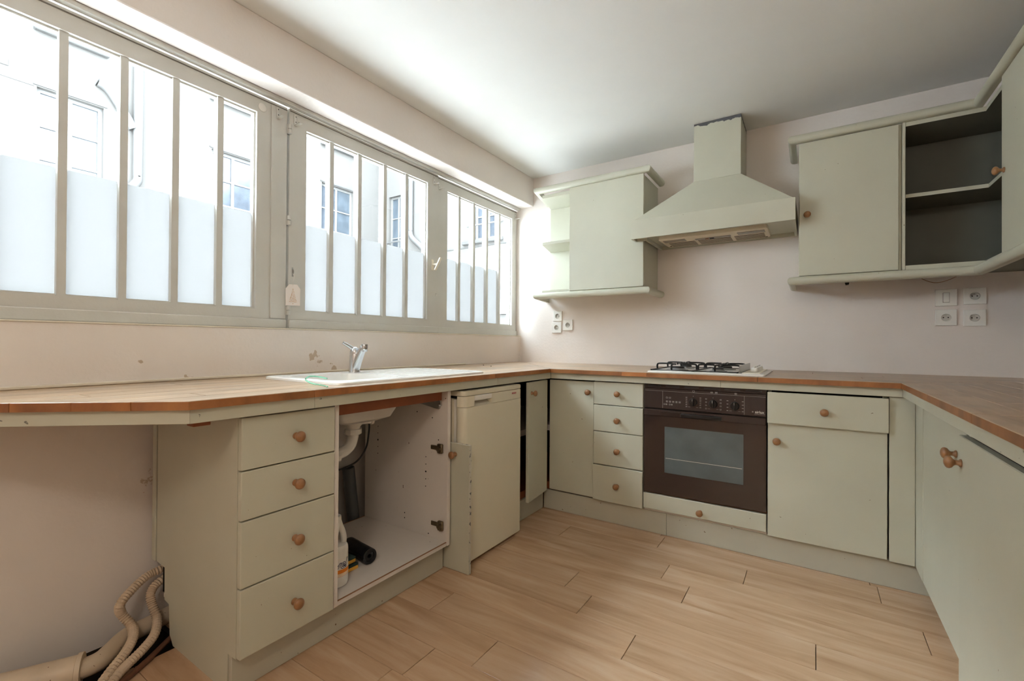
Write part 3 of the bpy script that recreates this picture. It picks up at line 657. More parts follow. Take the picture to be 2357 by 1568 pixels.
# door head with the recessed grip
bm = NB(); prism(bm, [p for p in rrect(.684, .7445, fy0, fy1, .026, 6) if p[1] <= -1.59]+[(.7445, -1.584), (.684, -1.584)] if False else [(.684, fy0+.02), (.70, fy0), (.7185, fy0+.0005), (.733, fy0+.006), (.7415, fy0+.016), (.7445, fy0+.03), (.7445, -1.585), (.684, -1.585)], .7515, .8015); obj('door_head', bm, 'cream_fridge', fd, smooth=True)
bm = NB(); prism(bm, [(.684, -1.443), (.7445, -1.443), (.7445, fy1-.03), (.7415, fy1-.016), (.733, fy1-.006), (.7185, fy1-.0005), (.70, fy1), (.684, fy1-.02)], .7515, .8015); obj('door_head', bm, 'cream_fridge', fd, smooth=True)
bm = NB(); prism(bm, [(.684, .7515), (.7435, .7515), (.728, .757), (.714, .768), (.708, .785), (.706, .8015), (.684, .8015)], -1.5845, -1.4435, axis='y'); obj('grip_recess', bm, 'cream_plastic', fd)
box('handle', .728, .7465, -1.584, -1.444, .777, .8015, 'white_plastic', fd, bev=.003, seg=2)
text('badge', 'BOSCH', .0125, (.7447, -1.238, .7795), (0, 1, 0), (0, 0, 1), 'badge_red', fd, weight=.0004, extrude=.0003)
for yy in (fy0+.05, fy1-.05):
    bm = NB(); cyl(bm, (.64, yy, 0), (.64, yy, .021), .014, 12); obj('foot', bm, 'black_rubber', fr)
    bm = NB(); cyl(bm, (.18, yy, 0), (.18, yy, .021), .014, 12); obj('foot', bm, 'black_rubber', fr)

ld = thing('loose_cabinet_door', (.66, -1.684, 0), 'detached sage cabinet door with chipped edges wedged upright beside the fridge', 'cabinet door')
bm = NB(); bx(bm, .22, .800, -1.692, -1.674, .0006, .588, .0015)
for f in bm.faces: f.material_index = 1 if abs(f.normal.y) < .6 else 0
o = obj('panel', bm, ['sage', 'sage_chipped'], ld); knob(ld, (.7165, -1.6925, .538), NY)

# corner cupboard with folding doors
cc = thing('corner_cabinet', (.35, -.6, 0), 'corner base cupboard with two-leaf folding door standing ajar', 'cabinet')
bm = NB(); dxy = Vector((.70-.728, -.782+1.054)); dn_ = dxy.normalized(); nn_ = Vector((dn_.y, -dn_.x))   # leaf in the left run, hinged at the inner corner
a = Vector((.728, -1.054)); b_ = Vector((.700, -.782)); th_ = .019
poly = [(a.x, a.y), (b_.x, b_.y), (b_.x-nn_.x*th_, b_.y-nn_.y*th_), (a.x-nn_.x*th_, a.y-nn_.y*th_)]
prism(bm, poly, .128, .826); bmesh.ops.bevel(bm, geom=list(bm.edges), offset=.002, segments=1, affect='EDGES'); l1 = obj('door_leaf', bm, 'sage', cc)
knob(l1, (.7245, -1.018, .762), PX)
l2 = box('door_leaf', .702, 1.0015, -.756, -.738, .131, .826, 'sage', cc, bev=.002); knob(l2, (.972, -.7565, .762), NY)
box('side_panel', .12, .65, -1.146, -1.128, .118, .833, 'gap_shade', cc); box('back_panel', .02, .03, -1.12, -.02, .118, .833, 'gap_shade', cc, bev=0); box('back_panel', .03, .99, -.03, -.02, .118, .833, 'gap_shade', cc, bev=0)
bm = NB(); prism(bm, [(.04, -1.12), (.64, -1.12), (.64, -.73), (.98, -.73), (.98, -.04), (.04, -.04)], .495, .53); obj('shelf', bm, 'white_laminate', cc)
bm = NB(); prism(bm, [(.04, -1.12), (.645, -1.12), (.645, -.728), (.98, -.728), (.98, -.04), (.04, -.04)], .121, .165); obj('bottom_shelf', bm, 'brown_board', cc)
box('inner_shade_sheet', .035, .62, -.06, -.05, .17, .833, 'gap_shade', cc, bev=0)  # dark sheet: the cupboard's inner shade put into its colour

# ------------------------------------------------------------------ back run
FY = -.765
d2 = thing('drawer_cabinet', (1.15, -.4, 0), 'narrow sage four-drawer base cabinet with wooden knobs standing beside the oven', 'cabinet')
box('side_panel', 1.006, 1.022, -.745, -.06, .121, .833, 'sage', d2); box('side_panel', 1.287, 1.303, -.745, -.06, .121, .833, 'sage', d2); box('bottom_panel', 1.0225, 1.2865, -.745, -.06, .121, .136, 'white_laminate', d2)
for z0, z1, kz in ((.695, .829, .764), (.537, .691, .609), (.340, .533, .431)):
    drawer(d2, 1.006, 1.303, FY, -.7455, z0, z1, (1.158, FY, kz), NY)
drawer(d2, 1.0045, 1.3035, FY-.008, -.7455, .129, .3355, (1.157, FY-.008, .231), NY)

oc = thing('oven_housing', (1.61, -.4, 0), 'sage oven housing with a shallow drawer under the oven', 'cabinet')
box('shelf', 1.3065, 1.9135, -.745, -.06, .215, .232, 'raw_edge', oc)
box('bottom_panel', 1.3065, 1.9135, -.745, -.06, .121, .134, 'white_laminate', oc)
drawer(oc, 1.3085, 1.9125, FY-.004, -.7455, .138, .2245, (1.609, FY-.004, .1735), NY)
ov = thing('oven', (1.61, -.4, .2325), 'dark brown built-in oven with three dials and glazed door', 'oven')
OY = -.770
box('body', 1.325, 1.897, -.735, -.15, .2335, .825, 'steel', ov)
box('surround', 1.310, 1.912, -.748, -.736, .2335, .836, 'oven_black', ov, bev=0)
box('vent_strip', 1.311, 1.911, OY+.006, -.749, .812, .8345, 'oven_brown', ov, bev=.001)
for i in range(6):
    x_ = 1.33+i*.098; box('vent_slot', x_, x_+.072, OY+.0045, OY+.007, .820, .8265, 'oven_black', ov, bev=0)
cp = box('control_panel', 1.311, 1.911, OY, -.749, .700, .8115, 'oven_brown', ov, bev=.002)
bm = NB(); e_ = OY-.0003
def mk(x0, x1, z0, z1): bx(bm, x0, x1, e_, OY+.0005, z0, z1)
mk(1.317, 1.909, .7972, .7980); mk(1.4130, 1.4138, .704, .797); mk(1.8145, 1.8153, .704, .797)
def sq(cx, cz, w, h, t_=.0008, fill=0):
    mk(cx-w/2, cx+w/2, cz-h/2, cz-h/2+t_); mk(cx-w/2, cx+w/2, cz+h/2-t_, cz+h/2); mk(cx-w/2, cx-w/2+t_, cz-h/2, cz+h/2); mk(cx+w/2-t_, cx+w/2, cz-h/2, cz+h/2)
    if fill: mk(cx-w*.3, cx+w*.3, cz-h*.1, cz+h*.1)
for x_ in (1.436, 1.452): sq(x_, .763, .009, .008)
for i in range(5): sq(1.436+i*.0168, .742, .009, .009, fill=1)
for i in range(4): sq(1.423+i*.011+(.006 if i > 1 else 0), .7265, .007, .007, fill=i % 2)
sq(1.574, .8055, .010, .008); sq(1.663, .8055, .011, .007, fill=1); sq(1.685, .8055, .011, .008, fill=1); sq(1.776, .8055, .010, .008, fill=1)
dials = ((1.572, .748), (1.670, .746), (1.772, .744))
for q, (x_, z_) in enumerate(dials):
    mk(x_-.001, x_+.001, z_+.030, z_+.033)
    for sgn in (-1, 1):
        for i in range((6, 4, 4)[q]):
            zz = z_+.024-i*(.050/(5, 3, 3)[q]); xo = .034+(.002 if sgn > 0 else 0)
            if q == 1: sq(x_+sgn*xo, zz, .007, .006)
            else: mk(x_+sgn*xo-.004, x_+sgn*xo+.004, zz-.001, zz+.001)
            if i == (6, 4, 4)[q]-1: mk(x_+sgn*.020-.006, x_+sgn*.020+.006, zz-.0004, zz+.0004)
obj('panel_markings', bm, 'oven_marking', cp)['kind'] = 'stuff'
text('lettering', 'airlux', .0175, (1.8825, OY-.0004, .7165), PX, (0, 0, 1), 'oven_marking', cp, weight=.0003)
bm = NB(); bx(bm, 1.860, 1.906, OY-.0004, OY+.0004, .7115, .7121)
for a_ in range(4): prism(bm, [(1.8525+math.cos(a_*1.571+.4)*.0022+math.cos(t_*1.571)*.0016, .722+math.sin(a_*1.571+.4)*.0022+math.sin(t_*1.571)*.0016) for t_ in range(4)], OY-.0004, OY+.0004, axis='y')
obj('logo_mark', bm, 'oven_marking', cp)
for x_, z_ in dials:
    bm = NB(); lathe(bm, (x_, OY-.0003, z_), NY, [(.0215, 0), (.021, .003), (.0195, .012), (.0185, .014)], 26); kd = obj('control_knob', bm, 'oven_black', ov, smooth=True)
    bm = NB(); bx(bm, x_-.0045, x_+.0045, OY-.026, OY-.0145, z_-.020, z_+.020, .002, 2); obj('grip', bm, 'oven_black', kd, smooth=True)
    box('pointer', x_-.0008, x_+.0008, OY-.0264, OY-.0258, z_+.006, z_+.018, 'oven_marking', kd, bev=0)
bm = NB(); holed(bm, 'y', OY-.001, -.749, 1.311, 1.911, .2355, .6955, [(1.424, 1.812, .352, .604)]); od = obj('door', bm, 'oven_door', ov)
box('window_glass', 1.424, 1.812, OY+.0005, OY+.004, .352, .604, 'oven_glass', od, bev=0)
box('rack_line', 1.43, 1.806, OY-.0001, OY+.0006, .4305, .4325, 'oven_marking', od, bev=0, label='wire rack edge seen through the glass')
box('door_rail', 1.311, 1.911, OY-.006, OY-.0012, .660, .6955, 'oven_brown', od, bev=.002)
box('handle', 1.41, 1.512, OY-.016, OY-.0062, .683, .6915, 'oven_brown', od, bev=.002); box('handle', 1.512, 1.712, OY-.020, OY-.0062, .664, .684, 'oven_black', od, bev=.004, seg=2)

hb = thing('gas_hob', (1.61, -.5, .8975), 'white gas hob with black grates and a side row of dials', 'hob')
bm = NB(); loft(bm, [lp(rrect(1.322, 1.905, -.758, -.245, .012), .8975), lp(rrect(1.322, 1.905, -.758, -.245, .012), .9035), lp(rrect(1.326, 1.901, -.754, -.249, .011), .9065), lp(rrect(1.345, 1.882, -.735, -.268, .01), .9075)], cap0=True, cap1=True); obj('hob_plate', bm, 'white_enamel', hb, smooth=True)
bm = NB(); loft(bm, [lp(rrect(1.798, 1.880, -.733, -.270, .008), .9076), lp(rrect(1.800, 1.878, -.731, -.272, .008), .9115)], cap1=True); obj('dial_strip', bm, 'cream_plastic', hb)
box('guard', 1.786, 1.790, -.735, -.275, .9076, .947, 'steel', hb, bev=.001)
for gx, gy, r_ in ((1.455, -.62, .048), (1.455, -.39, .036), (1.67, -.62, .036), (1.67, -.39, .048)):
    bm = NB(); lathe(bm, (gx, gy, .9076), (0, 0, 1), [(r_*1.25, 0), (r_*1.2, .003), (r_*.9, .006), (r_*.85, .012)], 24); br = obj('burner', bm, 'burner_grey', hb, smooth=True)
    bm = NB(); lathe(bm, (gx, gy, .9198), (0, 0, 1), [(r_*.78, 0), (r_*.8, .002), (r_*.78, .007), (r_*.6, .009), (.001, .0095)], 24); obj('burner_cap', bm, 'black_iron', br, smooth=True)
for gx0, gx1 in ((1.340, 1.560), (1.566, 1.778)):
    gt_ = None
    bm = NB(); zb, zt = .911, .943; y0_, y1_ = -.735, -.280
    tube(bm, [(gx0, y0_, zb), (gx1, y0_, zb), (gx1, y1_, zb), (gx0, y1_, zb), (gx0, y0_, zb)], .0035, 6)
    cx_ = (gx0+gx1)/2
    for cy_ in (-.62, -.39):
        for ang in (0, 90, 180, 270):
            a_ = math.radians(ang); ex = (gx1-gx0)/2-.002; ey = .112
            far = Vector((cx_+math.cos(a_)*ex, cy_+math.sin(a_)*ey, 0)); near = Vector((cx_+math.cos(a_)*.026, cy_+math.sin(a_)*.026, 0)); k1 = far.lerp(near, .18)
            tube(bm, smooth_path([(far.x, far.y, zb), (far.x, far.y, zt-.008), (k1.x, k1.y, zt), (near.x, near.y, zt), (near.x, near.y, zt-.002)], 4), .0052, 6)
    for sx_, sy_ in ((gx0, y0_), (gx1, y0_), (gx0, y1_), (gx1, y1_)): cyl(bm, (sx_, sy_, .9075), (sx_, sy_, .914), .005, 8)
    obj('pan_grate', bm, 'black_iron', hb, smooth=True)
for i in range(4):
    yy = -.61+i*.085
    bm = NB(); lathe(bm, (1.845, yy, .9116), (0, 0, 1), [(.019, 0), (.019, .010), (.017, .019), (.015, .021)], 20); dk = obj('dial', bm, 'white_plastic', hb, smooth=True)
    box('grip', 1.842, 1.848, yy-.016, yy+.016, .9325, .941, 'white_plastic', dk, bev=.001)

rb = thing('base_cabinet', (2.15, -.4, 0), 'sage base cabinet with one drawer over a door beside the oven', 'cabinet')
box('side_panel', 1.9165, 1.932, -.745, -.06, .121, .833, 'sage', rb); box('side_panel', 2.358, 2.374, -.745, -.06, .121, .833, 'sage', rb); box('bottom_panel', 1.9325, 2.3575, -.745, -.06, .121, .136, 'white_laminate', rb)
box('inner_rail', 1.9325, 2.3575, -.740, -.725, .80, .833, 'gap_shade', rb)
drawer(rb, 1.917, 2.3745, -.790, -.7705, .676, .826, (2.145, -.790, .748), NY)
dr = box('door', 1.918, 2.372, -.769, -.7455, .125, .690, 'sage', rb, bev=.0025, seg=2); knob(dr, (1.957, -.769, .591), NY)
cf = thing('corner_filler', (2.43, -.76, 0), 'L-shaped sage filler panel in the corner beside the one-drawer base cabinet', 'panel')
box('panel', 2.378, 2.4635, -.768, -.750, .1215, .834, 'sage', cf); box('side_strip', 2.4645, 2.482, -.915, -.750, .1215, .834, 'sage', cf)

# ------------------------------------------------------------------ right run
r1 = thing('base_cabinet', (2.8, -1.2, 0), 'pale sage base cabinet on the right-hand run with knob at its door edge', 'cabinet')
box('carcass_side', 2.486, 3.08, -.944, -.926, .1215, .834, 'sage', r1); box('carcass_side', 2.486, 3.08, -1.548, -1.532, .1215, .834, 'sage', r1); box('bottom_panel', 2.486, 3.08, -1.5315, -.9445, .1215, .136, 'white_laminate', r1)
dr = box('door', 2.465, 2.4855, -1.520, -.921, .122, .828, 'sage', r1, bev=.002); knob(dr, (2.465, -1.42, .727), NX)
r2 = thing('base_cabinet', (2.8, -1.85, 0), 'pale sage base cabinet with proud floor-length door on the right-hand run', 'cabinet')
box('carcass_side', 2.466, 3.08, -1.566, -1.550, .001, .834, 'sage', r2); box('carcass_side', 2.466, 3.08, -2.150, -2.134, .001, .834, 'sage', r2); box('inner_rail', 2.470, 2.485, -2.133, -1.567, .78, .834, 'gap_shade', r2)  # rail coloured near-black to imitate the shade above the door
dr = box('door', 2.445, 2.4655, -2.15, -1.548, .012, .805, 'sage', r2, bev=.002); knob(dr, (2.445, -1.576, .730), NX)
r3 = thing('base_cabinet', (2.8, -2.6, 0), 'pale sage base cabinet at the near end of the right-hand run', 'cabinet')
box('carcass', 2.487, 3.08, -3.0, -2.16, .1, .834, 'sage', r3); dr = box('door', 2.465, 2.486, -3.0, -2.16, .122, .828, 'sage', r3, bev=.002); knob(dr, (2.465, -2.2, .727), NX)
box('plinth', 2.53, 2.545, -3.0, -2.16, .0005, .0995, 'sage_plinth', r3)
pl4 = thing('plinth', (2.53, -1.2, 0), 'sage plinth board under the right-hand run', 'plinth'); box('board', 2.53, 2.545, -1.548, -.746, .0005, .1205, 'sage_plinth', pl4)

# ------------------------------------------------------------------ cooker hood
hd = thing('cooker_hood', (1.58, -.2, 1.70), 'sage chimney cooker hood with flaked duct top above the gas hob', 'hood')
bm = NB()
HZ0, HZ1 = 1.728, 1.848
plan = [(1.121, -.45), (2.021, -.45), (2.021, -.002), (1.186, -.002), (1.186, -.352), (1.121, -.352)]
inn = [(1.135, -.436), (2.007, -.436), (2.007, -.016), (1.200, -.016), (1.200, -.366), (1.135, -.366)]
loft(bm, [[(x, y, 1.750) for x, y in inn], [(x, y, HZ0) for x, y in inn], [(x, y, HZ0) for x, y in plan], [(x, y, HZ1) for x, y in plan], [(x, y, HZ1) for x, y in inn]], cap1=True)
obj('front_band', bm, 'sage', hd)
bm = NB(); prism(bm, inn, 1.750, 1.756); obj('underside', bm, 'sage', hd)
bm = NB()
b4 = [(1.140, -.444, HZ1+.0004), (2.010, -.444, HZ1+.0004), (2.010, -.003, HZ1+.0004), (1.19, -.003, HZ1+.0004), (1.19, -.352, HZ1+.0004), (1.140, -.352, HZ1+.0004)]
t4 = [(1.467, -.274, 2.085), (1.737, -.274, 2.085), (1.737, -.003, 2.085), (1.467, -.003, 2.085), (1.467, -.2, 2.085), (1.467, -.24, 2.085)]
loft(bm, [b4, t4], cap0=True, cap1=True); obj('canopy', bm, 'sage', hd)
box('duct', 1.467, 1.737, -.274, -.003, 2.0855, 2.4495, 'sage_flaked_top', hd, bev=.0015)
gr = thing('hood_filter', (1.565, -.2, 1.70), 'cream slatted extractor grille set in the cooker hood underside', 'grille') if False else None
bm = NB(); loft(bm, [[(x, y, 1.7496) for x, y in rrect(1.262, 1.880, -.335, -.065, .02)], [(x, y, 1.728) for x, y in rrect(1.262, 1.880, -.335, -.065, .02)], [(x, y, 1.724) for x, y in rrect(1.270, 1.872, -.327, -.073, .018)]], cap1=True)
gl = obj('extractor_unit', bm, 'hood_grille', hd, smooth=True, label='cream extractor unit with slatted grille')
for x0, x1 in ((1.300, 1.460), (1.482, 1.672), (1.694, 1.856)):
    box('grille_backing', x0, x1, -.215, -.085, 1.7228, 1.7241, 'grille_dark', gl, bev=0)
    for i in range(6):
        yy = -.208+i*.0215; bm = NB(); bx(bm, x0, x1, yy, yy+.009, 1.7205, 1.7238); 
        for v in bm.verts: v.co.z += (v.co.y-yy)*.18
        obj('slat', bm, 'hood_grille', gl)
for x0, x1 in ((1.285, 1.42), (1.72, 1.865)): box('lamp_cover', x0, x1, -.305, -.245, 1.7215, 1.7242, 'lamp_cover', gl, bev=.0008)
sw_ = box('switch_bar', 1.475, 1.68, -.268, -.235, 1.7205, 1.7242, 'lamp_cover', gl, bev=.001)
box('slider', 1.56, 1.585, -.262, -.241, 1.716, 1.7206, 'black_rubber', sw_, bev=.001); box('slider', 1.535, 1.556, -.262, -.241, 1.716, 1.7206, 'knob_wood', sw_, bev=.001)
for x_, y_ in ((1.29, -.12), (1.862, -.10)):
    bm = NB(); cyl(bm, (x_, y_, 1.7242), (x_, y_, 1.722), .006, 10); obj('screw', bm, 'grille_dark', gl)

# ------------------------------------------------------------------ wall cabinets
UY = -.330
PROF = [(-.012, -.022)]+[(.004+.021*math.cos(math.radians(a_)), .0225*math.sin(math.radians(a_))) for a_ in range(-90, 91, 18)]+[(-.012, .022)]
def moulding(name, path, z, label, cat='moulding', side=1, group=None):
    bm = NB(); sweep(bm, path, PROF, z, side); return setprops(obj(name, bm, 'sage', None, smooth=True), label, cat, group)
uc = thing('wall_cabinet', (.75, -.16, 1.44), 'sage wall cabinet with open end shelves between window and hood', 'cabinet')
box('side_panel', .620, .638, -.312, -.001, 1.434, 2.178, 'sage', uc); box('side_panel', 1.148, 1.166, -.312, -.001, 1.434, 2.178, 'sage', uc)
box('top_panel', .6385, 1.1475, -.312, -.001, 2.16, 2.178, 'sage', uc); box('bottom_panel', .6385, 1.1475, -.312, -.001, 1.434, 1.452, 'sage', uc); box('back_panel', .6385, 1.1475, -.010, -.001, 1.4525, 2.1595, 'sage', uc, bev=0)
box('door', .624, 1.165, UY, -.3125, 1.437, 2.186, 'sage', uc, bev=.002)
box('end_back_panel', .292, .6195, -.008, -.001, 1.4565, 2.1545, 'sage', uc, bev=.001)
for z0, z1 in ((2.155, 2.178), (1.800, 1.820), (1.434, 1.456)):
    bm = NB(); prism(bm, [(.294, -.0085 if z0 == 1.8 else -.001), (.380, -.300), (.6195, -.300), (.6195, -.0085 if z0 == 1.8 else -.001)], z0, z1); bmesh.ops.bevel(bm, geom=list(bm.edges), offset=.001, segments=1, affect='EDGES'); obj('end_shelf', bm, 'sage', uc)
moulding('cornice_moulding', [(.268, -.001), (.352, -.330), (1.190, -.330), (1.190, -.001)], 2.2085, 'half-round sage cornice on top of the cabinet with open end shelves', side=1)
moulding('light_rail_moulding', [(.268, -.001), (.352, -.330), (1.190, -.330), (1.190, -.001)], 1.4105, 'half-round sage rail under the cabinet with open end shelves', side=1)

ur = thing('wall_cabinet', (2.25, -.16, 1.44), 'sage single-door wall cabinet beside the hood with wooden knob', 'cabinet')
box('side_panel', 2.034, 2.052, -.312, -.001, 1.434, 2.178, 'sage', ur); box('side_panel', 2.458, 2.474, -.312, -.001, 1.434, 2.178, 'sage', ur)
box('top_panel', 2.0525, 2.4575, -.312, -.001, 2.16, 2.178, 'sage', ur); box('bottom_panel', 2.0525, 2.4575, -.312, -.001, 1.434, 1.452, 'sage', ur); box('back_panel', 2.0525, 2.4575, -.010, -.001, 1.4525, 2.1595, 'sage', ur, bev=0)
dr = box('door', 2.037, 2.4615, UY, -.3125, 1.437, 2.172, 'sage', ur, bev=.002); knob(dr, (2.074, UY, 1.769), NY)
us = thing('corner_shelf_unit', (2.8, -.2, 1.44), 'open corner wall unit with dark inside and one bent middle shelf', 'shelf unit')
box('stile', 2.475, 2.487, -.330, -.001, 1.434, 2.178, 'sage', us)
Lp = [(2.488, -.001), (2.488, -.325), (2.775, -.325), (2.775, -.66), (3.098, -.66), (3.098, -.001)]
def lshelf(name, z0, z1, poly):
    bm = NB(); prism(bm, poly, z0, z1)
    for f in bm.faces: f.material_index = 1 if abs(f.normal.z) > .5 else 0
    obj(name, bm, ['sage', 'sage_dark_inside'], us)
lshelf('top_panel', 2.156, 2.178, Lp); lshelf('bottom_panel', 1.434, 1.456, Lp)
Ls = [(2.488, -.010), (2.488, -.300), (2.790, -.300), (2.790, -.649), (3.088, -.649), (3.088, -.010)]; lshelf('middle_shelf', 1.802, 1.820, Ls)
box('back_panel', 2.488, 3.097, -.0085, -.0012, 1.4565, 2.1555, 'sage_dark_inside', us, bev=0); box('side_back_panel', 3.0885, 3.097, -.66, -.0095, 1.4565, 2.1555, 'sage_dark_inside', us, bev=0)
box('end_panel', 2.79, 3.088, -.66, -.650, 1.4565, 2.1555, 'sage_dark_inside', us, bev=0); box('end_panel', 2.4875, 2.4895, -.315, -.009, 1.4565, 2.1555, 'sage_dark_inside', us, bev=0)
rw = thing('wall_cabinet', (2.9, -.95, 1.44), 'pale sage wall cabinet on the right wall next to the open corner unit', 'cabinet')
box('carcass', 2.772, 3.098, -1.255, -.664, 1.434, 2.178, 'sage', rw); dr = box('door', 2.750, 2.7715, -1.253, -.640, 1.437, 2.172, 'sage', rw, bev=.002); knob(dr, (2.750, -.672, 1.774), NX)
rw2 = thing('wall_cabinet', (2.9, -1.6, 1.44), 'pale sage wall cabinet farther along the right wall', 'cabinet')
box('carcass', 2.772, 3.098, -1.95, -1.260, 1.434, 2.178, 'sage', rw2); dr = box('door', 2.750, 2.7715, -1.95, -1.258, 1.437, 2.172, 'sage', rw2, bev=.002); knob(dr, (2.750, -1.91, 1.774), NX)
moulding('cornice_moulding', [(2.006, -.001), (2.006, -.330), (2.752, -.330), (2.752, -1.97), (3.098, -1.97)][::1], 2.1990, 'long half-round sage cornice over the hood-side cabinet and corner unit', side=-1 if False else 1)
moulding('light_rail_moulding', [(2.006, -.001), (2.006, -.330), (2.752, -.330), (2.752, -1.97), (3.098, -1.97)], 1.4105, 'long half-round sage rail under the hood-side cabinet and corner unit', side=1)
# under-cabinet oddments
pk = thing('connector_plug', (2.262, -.112, 1.395), 'black electrical plug dangling under the single-door wall cabinet', 'plug')
bm = NB(); prism(bm, [(2.235, 1.4335), (2.290, 1.4335), (2.283, 1.418), (2.272, 1.412), (2.270, 1.398), (2.256, 1.396), (2.252, 1.412), (2.242, 1.42)], -.127, -.100, axis='y'); obj('plug_body', bm, 'black_rubber', pk)
bm = NB(); tube(bm, smooth_path([(2.28, -.112, 1.422), (2.31, -.112, 1.424), (2.335, -.115, 1.433), (2.315, -.115, 1.430), (2.285, -.113, 1.419)], 6), .003, 7); obj('cable', bm, 'black_rubber', pk)
setprops(box('cable_clip_strip', 2.44, 2.50, -.212, -.200, 1.428, 1.4335, 'black_rubber', bev=.0008), 'short black strip stuck under the wall cabinet', 'strip')
bm = NB(); tube(bm, smooth_path([(2.502, -.205, 1.4305), (2.56, -.12, 1.425), (2.61, -.03, 1.408), (2.655, -.004, 1.396), (2.70, -.01, 1.405), (2.745, -.09, 1.428)], 8), .0016, 6)
setprops(obj('loose_wire', bm, 'raw_edge', smooth=True), 'thin brown wire drooping under the corner unit', 'wire')

# ------------------------------------------------------------------ sockets and switch
def socket(cx, cz, rot, label, group, s=.086):
    t_ = thing('wall_socket', (cx, -.001, cz-s/2), label, 'socket', group)
    bm = NB(); h = s/2
    pl = [(cx-h, cz-h), (cx+h, cz-h), (cx+h, cz+h), (cx-h, cz+h)]; r_ = .0205; NS = 24
    fr_ = [];
    circ = [(cx+r_*math.cos(2*math.pi*(i+.5)/NS), cz+r_*math.sin(2*math.pi*(i+.5)/NS)) for i in range(NS)]
    def sqp(e):
        out = []
        for i in range(NS):
            a_ = 2*math.pi*(i+.5)/NS; k = (h-e)/max(abs(math.cos(a_)), abs(math.sin(a_))); out.append((cx+k*math.cos(a_), cz+k*math.sin(a_)))
        # snap the samples next to the corners
        for i in (2, 8, 14, 20):
            sx_ = 1 if math.cos(2*math.pi*(i+.5)/NS) > 0 else -1; sz_ = 1 if math.sin(2*math.pi*(i+.5)/NS) > 0 else -1; out[i] = (cx+sx_*(h-e), cz+sz_*(h-e))
        return out
    loft(bm, [[(x, -.001, z) for x, z in sqp(0)], [(x, -.009, z) for x, z in sqp(0)], [(x, -.011, z) for x, z in sqp(.002)], [(x, -.011, z) for x, z in circ]]); obj('plate', bm, 'white_plastic', t_)
    bm = NB(); loft(bm, [[(x, -.0115, z) for x, z in circ], [(cx+(x-cx)*.93, -.0115, cz+(z-cz)*.93) for x, z in circ], [(cx+(x-cx)*.90, -.003, cz+(z-cz)*.90) for x, z in circ]], cap1=True); wl_ = obj('well', bm, 'socket_well', t_)
    cr_, sr_ = math.cos(rot), math.sin(rot)
    for px_, pz_ in ((-.0095, 0), (.0095, 0)):
        bm = NB(); x_ = cx+px_*cr_-pz_*sr_; z_ = cz+px_*sr_+pz_*cr_; cyl(bm, (x_, -.0029, z_), (x_, -.0034, z_), .0030, 10); obj('pin_hole', bm, 'hole_black', wl_)
    bm = NB(); x_ = cx-.010*sr_; z_ = cz+.010*cr_; cyl(bm, (x_, -.003, z_), (x_, -.010, z_), .0024, 10); obj('earth_pin', bm, 'steel', wl_)
socket(2.806, 1.3165, 0, 'white wall socket sitting askew over a gap, next to the light switch', 'sockets by the light switch')
socket(2.695, 1.2065, 0, 'white wall socket directly below the light switch', 'sockets by the light switch')
socket(2.805, 1.2025, 0, 'white wall socket diagonally below the light switch', 'sockets by the light switch')
socket(.362, 1.277, 0, 'white wall socket at the top of the cluster of three', 'sockets in the window corner', .080)
socket(.354, 1.184, math.pi/2, 'white wall socket at the bottom of the cluster of three', 'sockets in the window corner', .086)
socket(.455, 1.203, 0, 'white wall socket beside the stacked two, nearest the hob', 'sockets in the window corner', .086)
ls = thing('light_switch', (2.695, -.001, 1.268), 'white wall light switch with one rocker above the sockets', 'switch')
bm = NB(); bx(bm, 2.651, 2.739, -.010, -.001, 1.268, 1.358, .002); obj('plate', bm, 'white_plastic', ls); box('rocker_gap', 2.6815, 2.7085, -.0104, -.0098, 1.2865, 1.339, 'frame_groove', ls, bev=0)
bm = NB(); bx(bm, 2.683, 2.707, -.0135, -.0103, 1.288, 1.3375, .001)
for v in bm.verts:
    if v.co.y < -.0115: v.co.y += (v.co.z-1.31)*.06
obj('rocker', bm, 'white_plastic', ls)

# ------------------------------------------------------------------ pipes in the left corner
def corr(i, n_): return .0118 if i % 2 else .0155
h1 = [(.04, -2.50, .205), (.062, -2.60, .2), (.062, -2.65, .191), (.085, -2.70, .172), (.117, -2.743, .15), (.108, -2.737, .11), (.137, -2.718, .072), (.183, -2.727, .052), (.233, -2.762, .04), (.29, -2.813, .035), (.36, -2.875, .03), (.44, -2.98, .025)]
bm = NB(); tube(bm, smooth_path(h1, 12), corr, 12); setprops(obj('corrugated_hose', bm, 'hose_beige'), 'beige corrugated drain hose arching out over the pink wall', 'hose', 'corrugated hoses in the wall corner')
h2 = [(.05, -2.52, .17), (.072, -2.613, .16), (.09, -2.647, .138), (.108, -2.649, .1), (.14, -2.645, .06), (.20, -2.672, .04), (.248, -2.72, .032), (.289, -2.774, .028), (.323, -2.812, .026), (.41, -2.885, .024), (.50, -2.97, .022)]
bm = NB(); tube(bm, smooth_path(h2, 12), corr, 12); setprops(obj('corrugated_hose', bm, 'hose_beige'), 'beige corrugated drain hose running close along the drawer cabinet side', 'hose', 'corrugated hoses in the wall corner')
dp = thing('drain_pipe', (.15, -2.8, 0), 'beige rigid drain pipe with a wide socket along the wall foot', 'pipe')
bm = NB(); tube(bm, smooth_path([(.06, -2.55, .02), (.09, -2.638, .026), (.118, -2.724, .03), (.165, -2.775, .032), (.205, -2.82, .034), (.21, -2.865, .036), (.20, -2.90, .036)], 8), .029, 18); obj('pipe', bm, 'pipe_beige', dp, smooth=True)
bm = NB(); a = Vector((.212, -2.862, .038)); b_ = Vector((.10, -3.10, .044)); lathe(bm, a, b_-a, [(.036, 0), (.046, 0), (.046, .012), (.041, .014), (.041, (b_-a).length)], 22); obj('socket_pipe', bm, 'pipe_beige', dp, smooth=True)
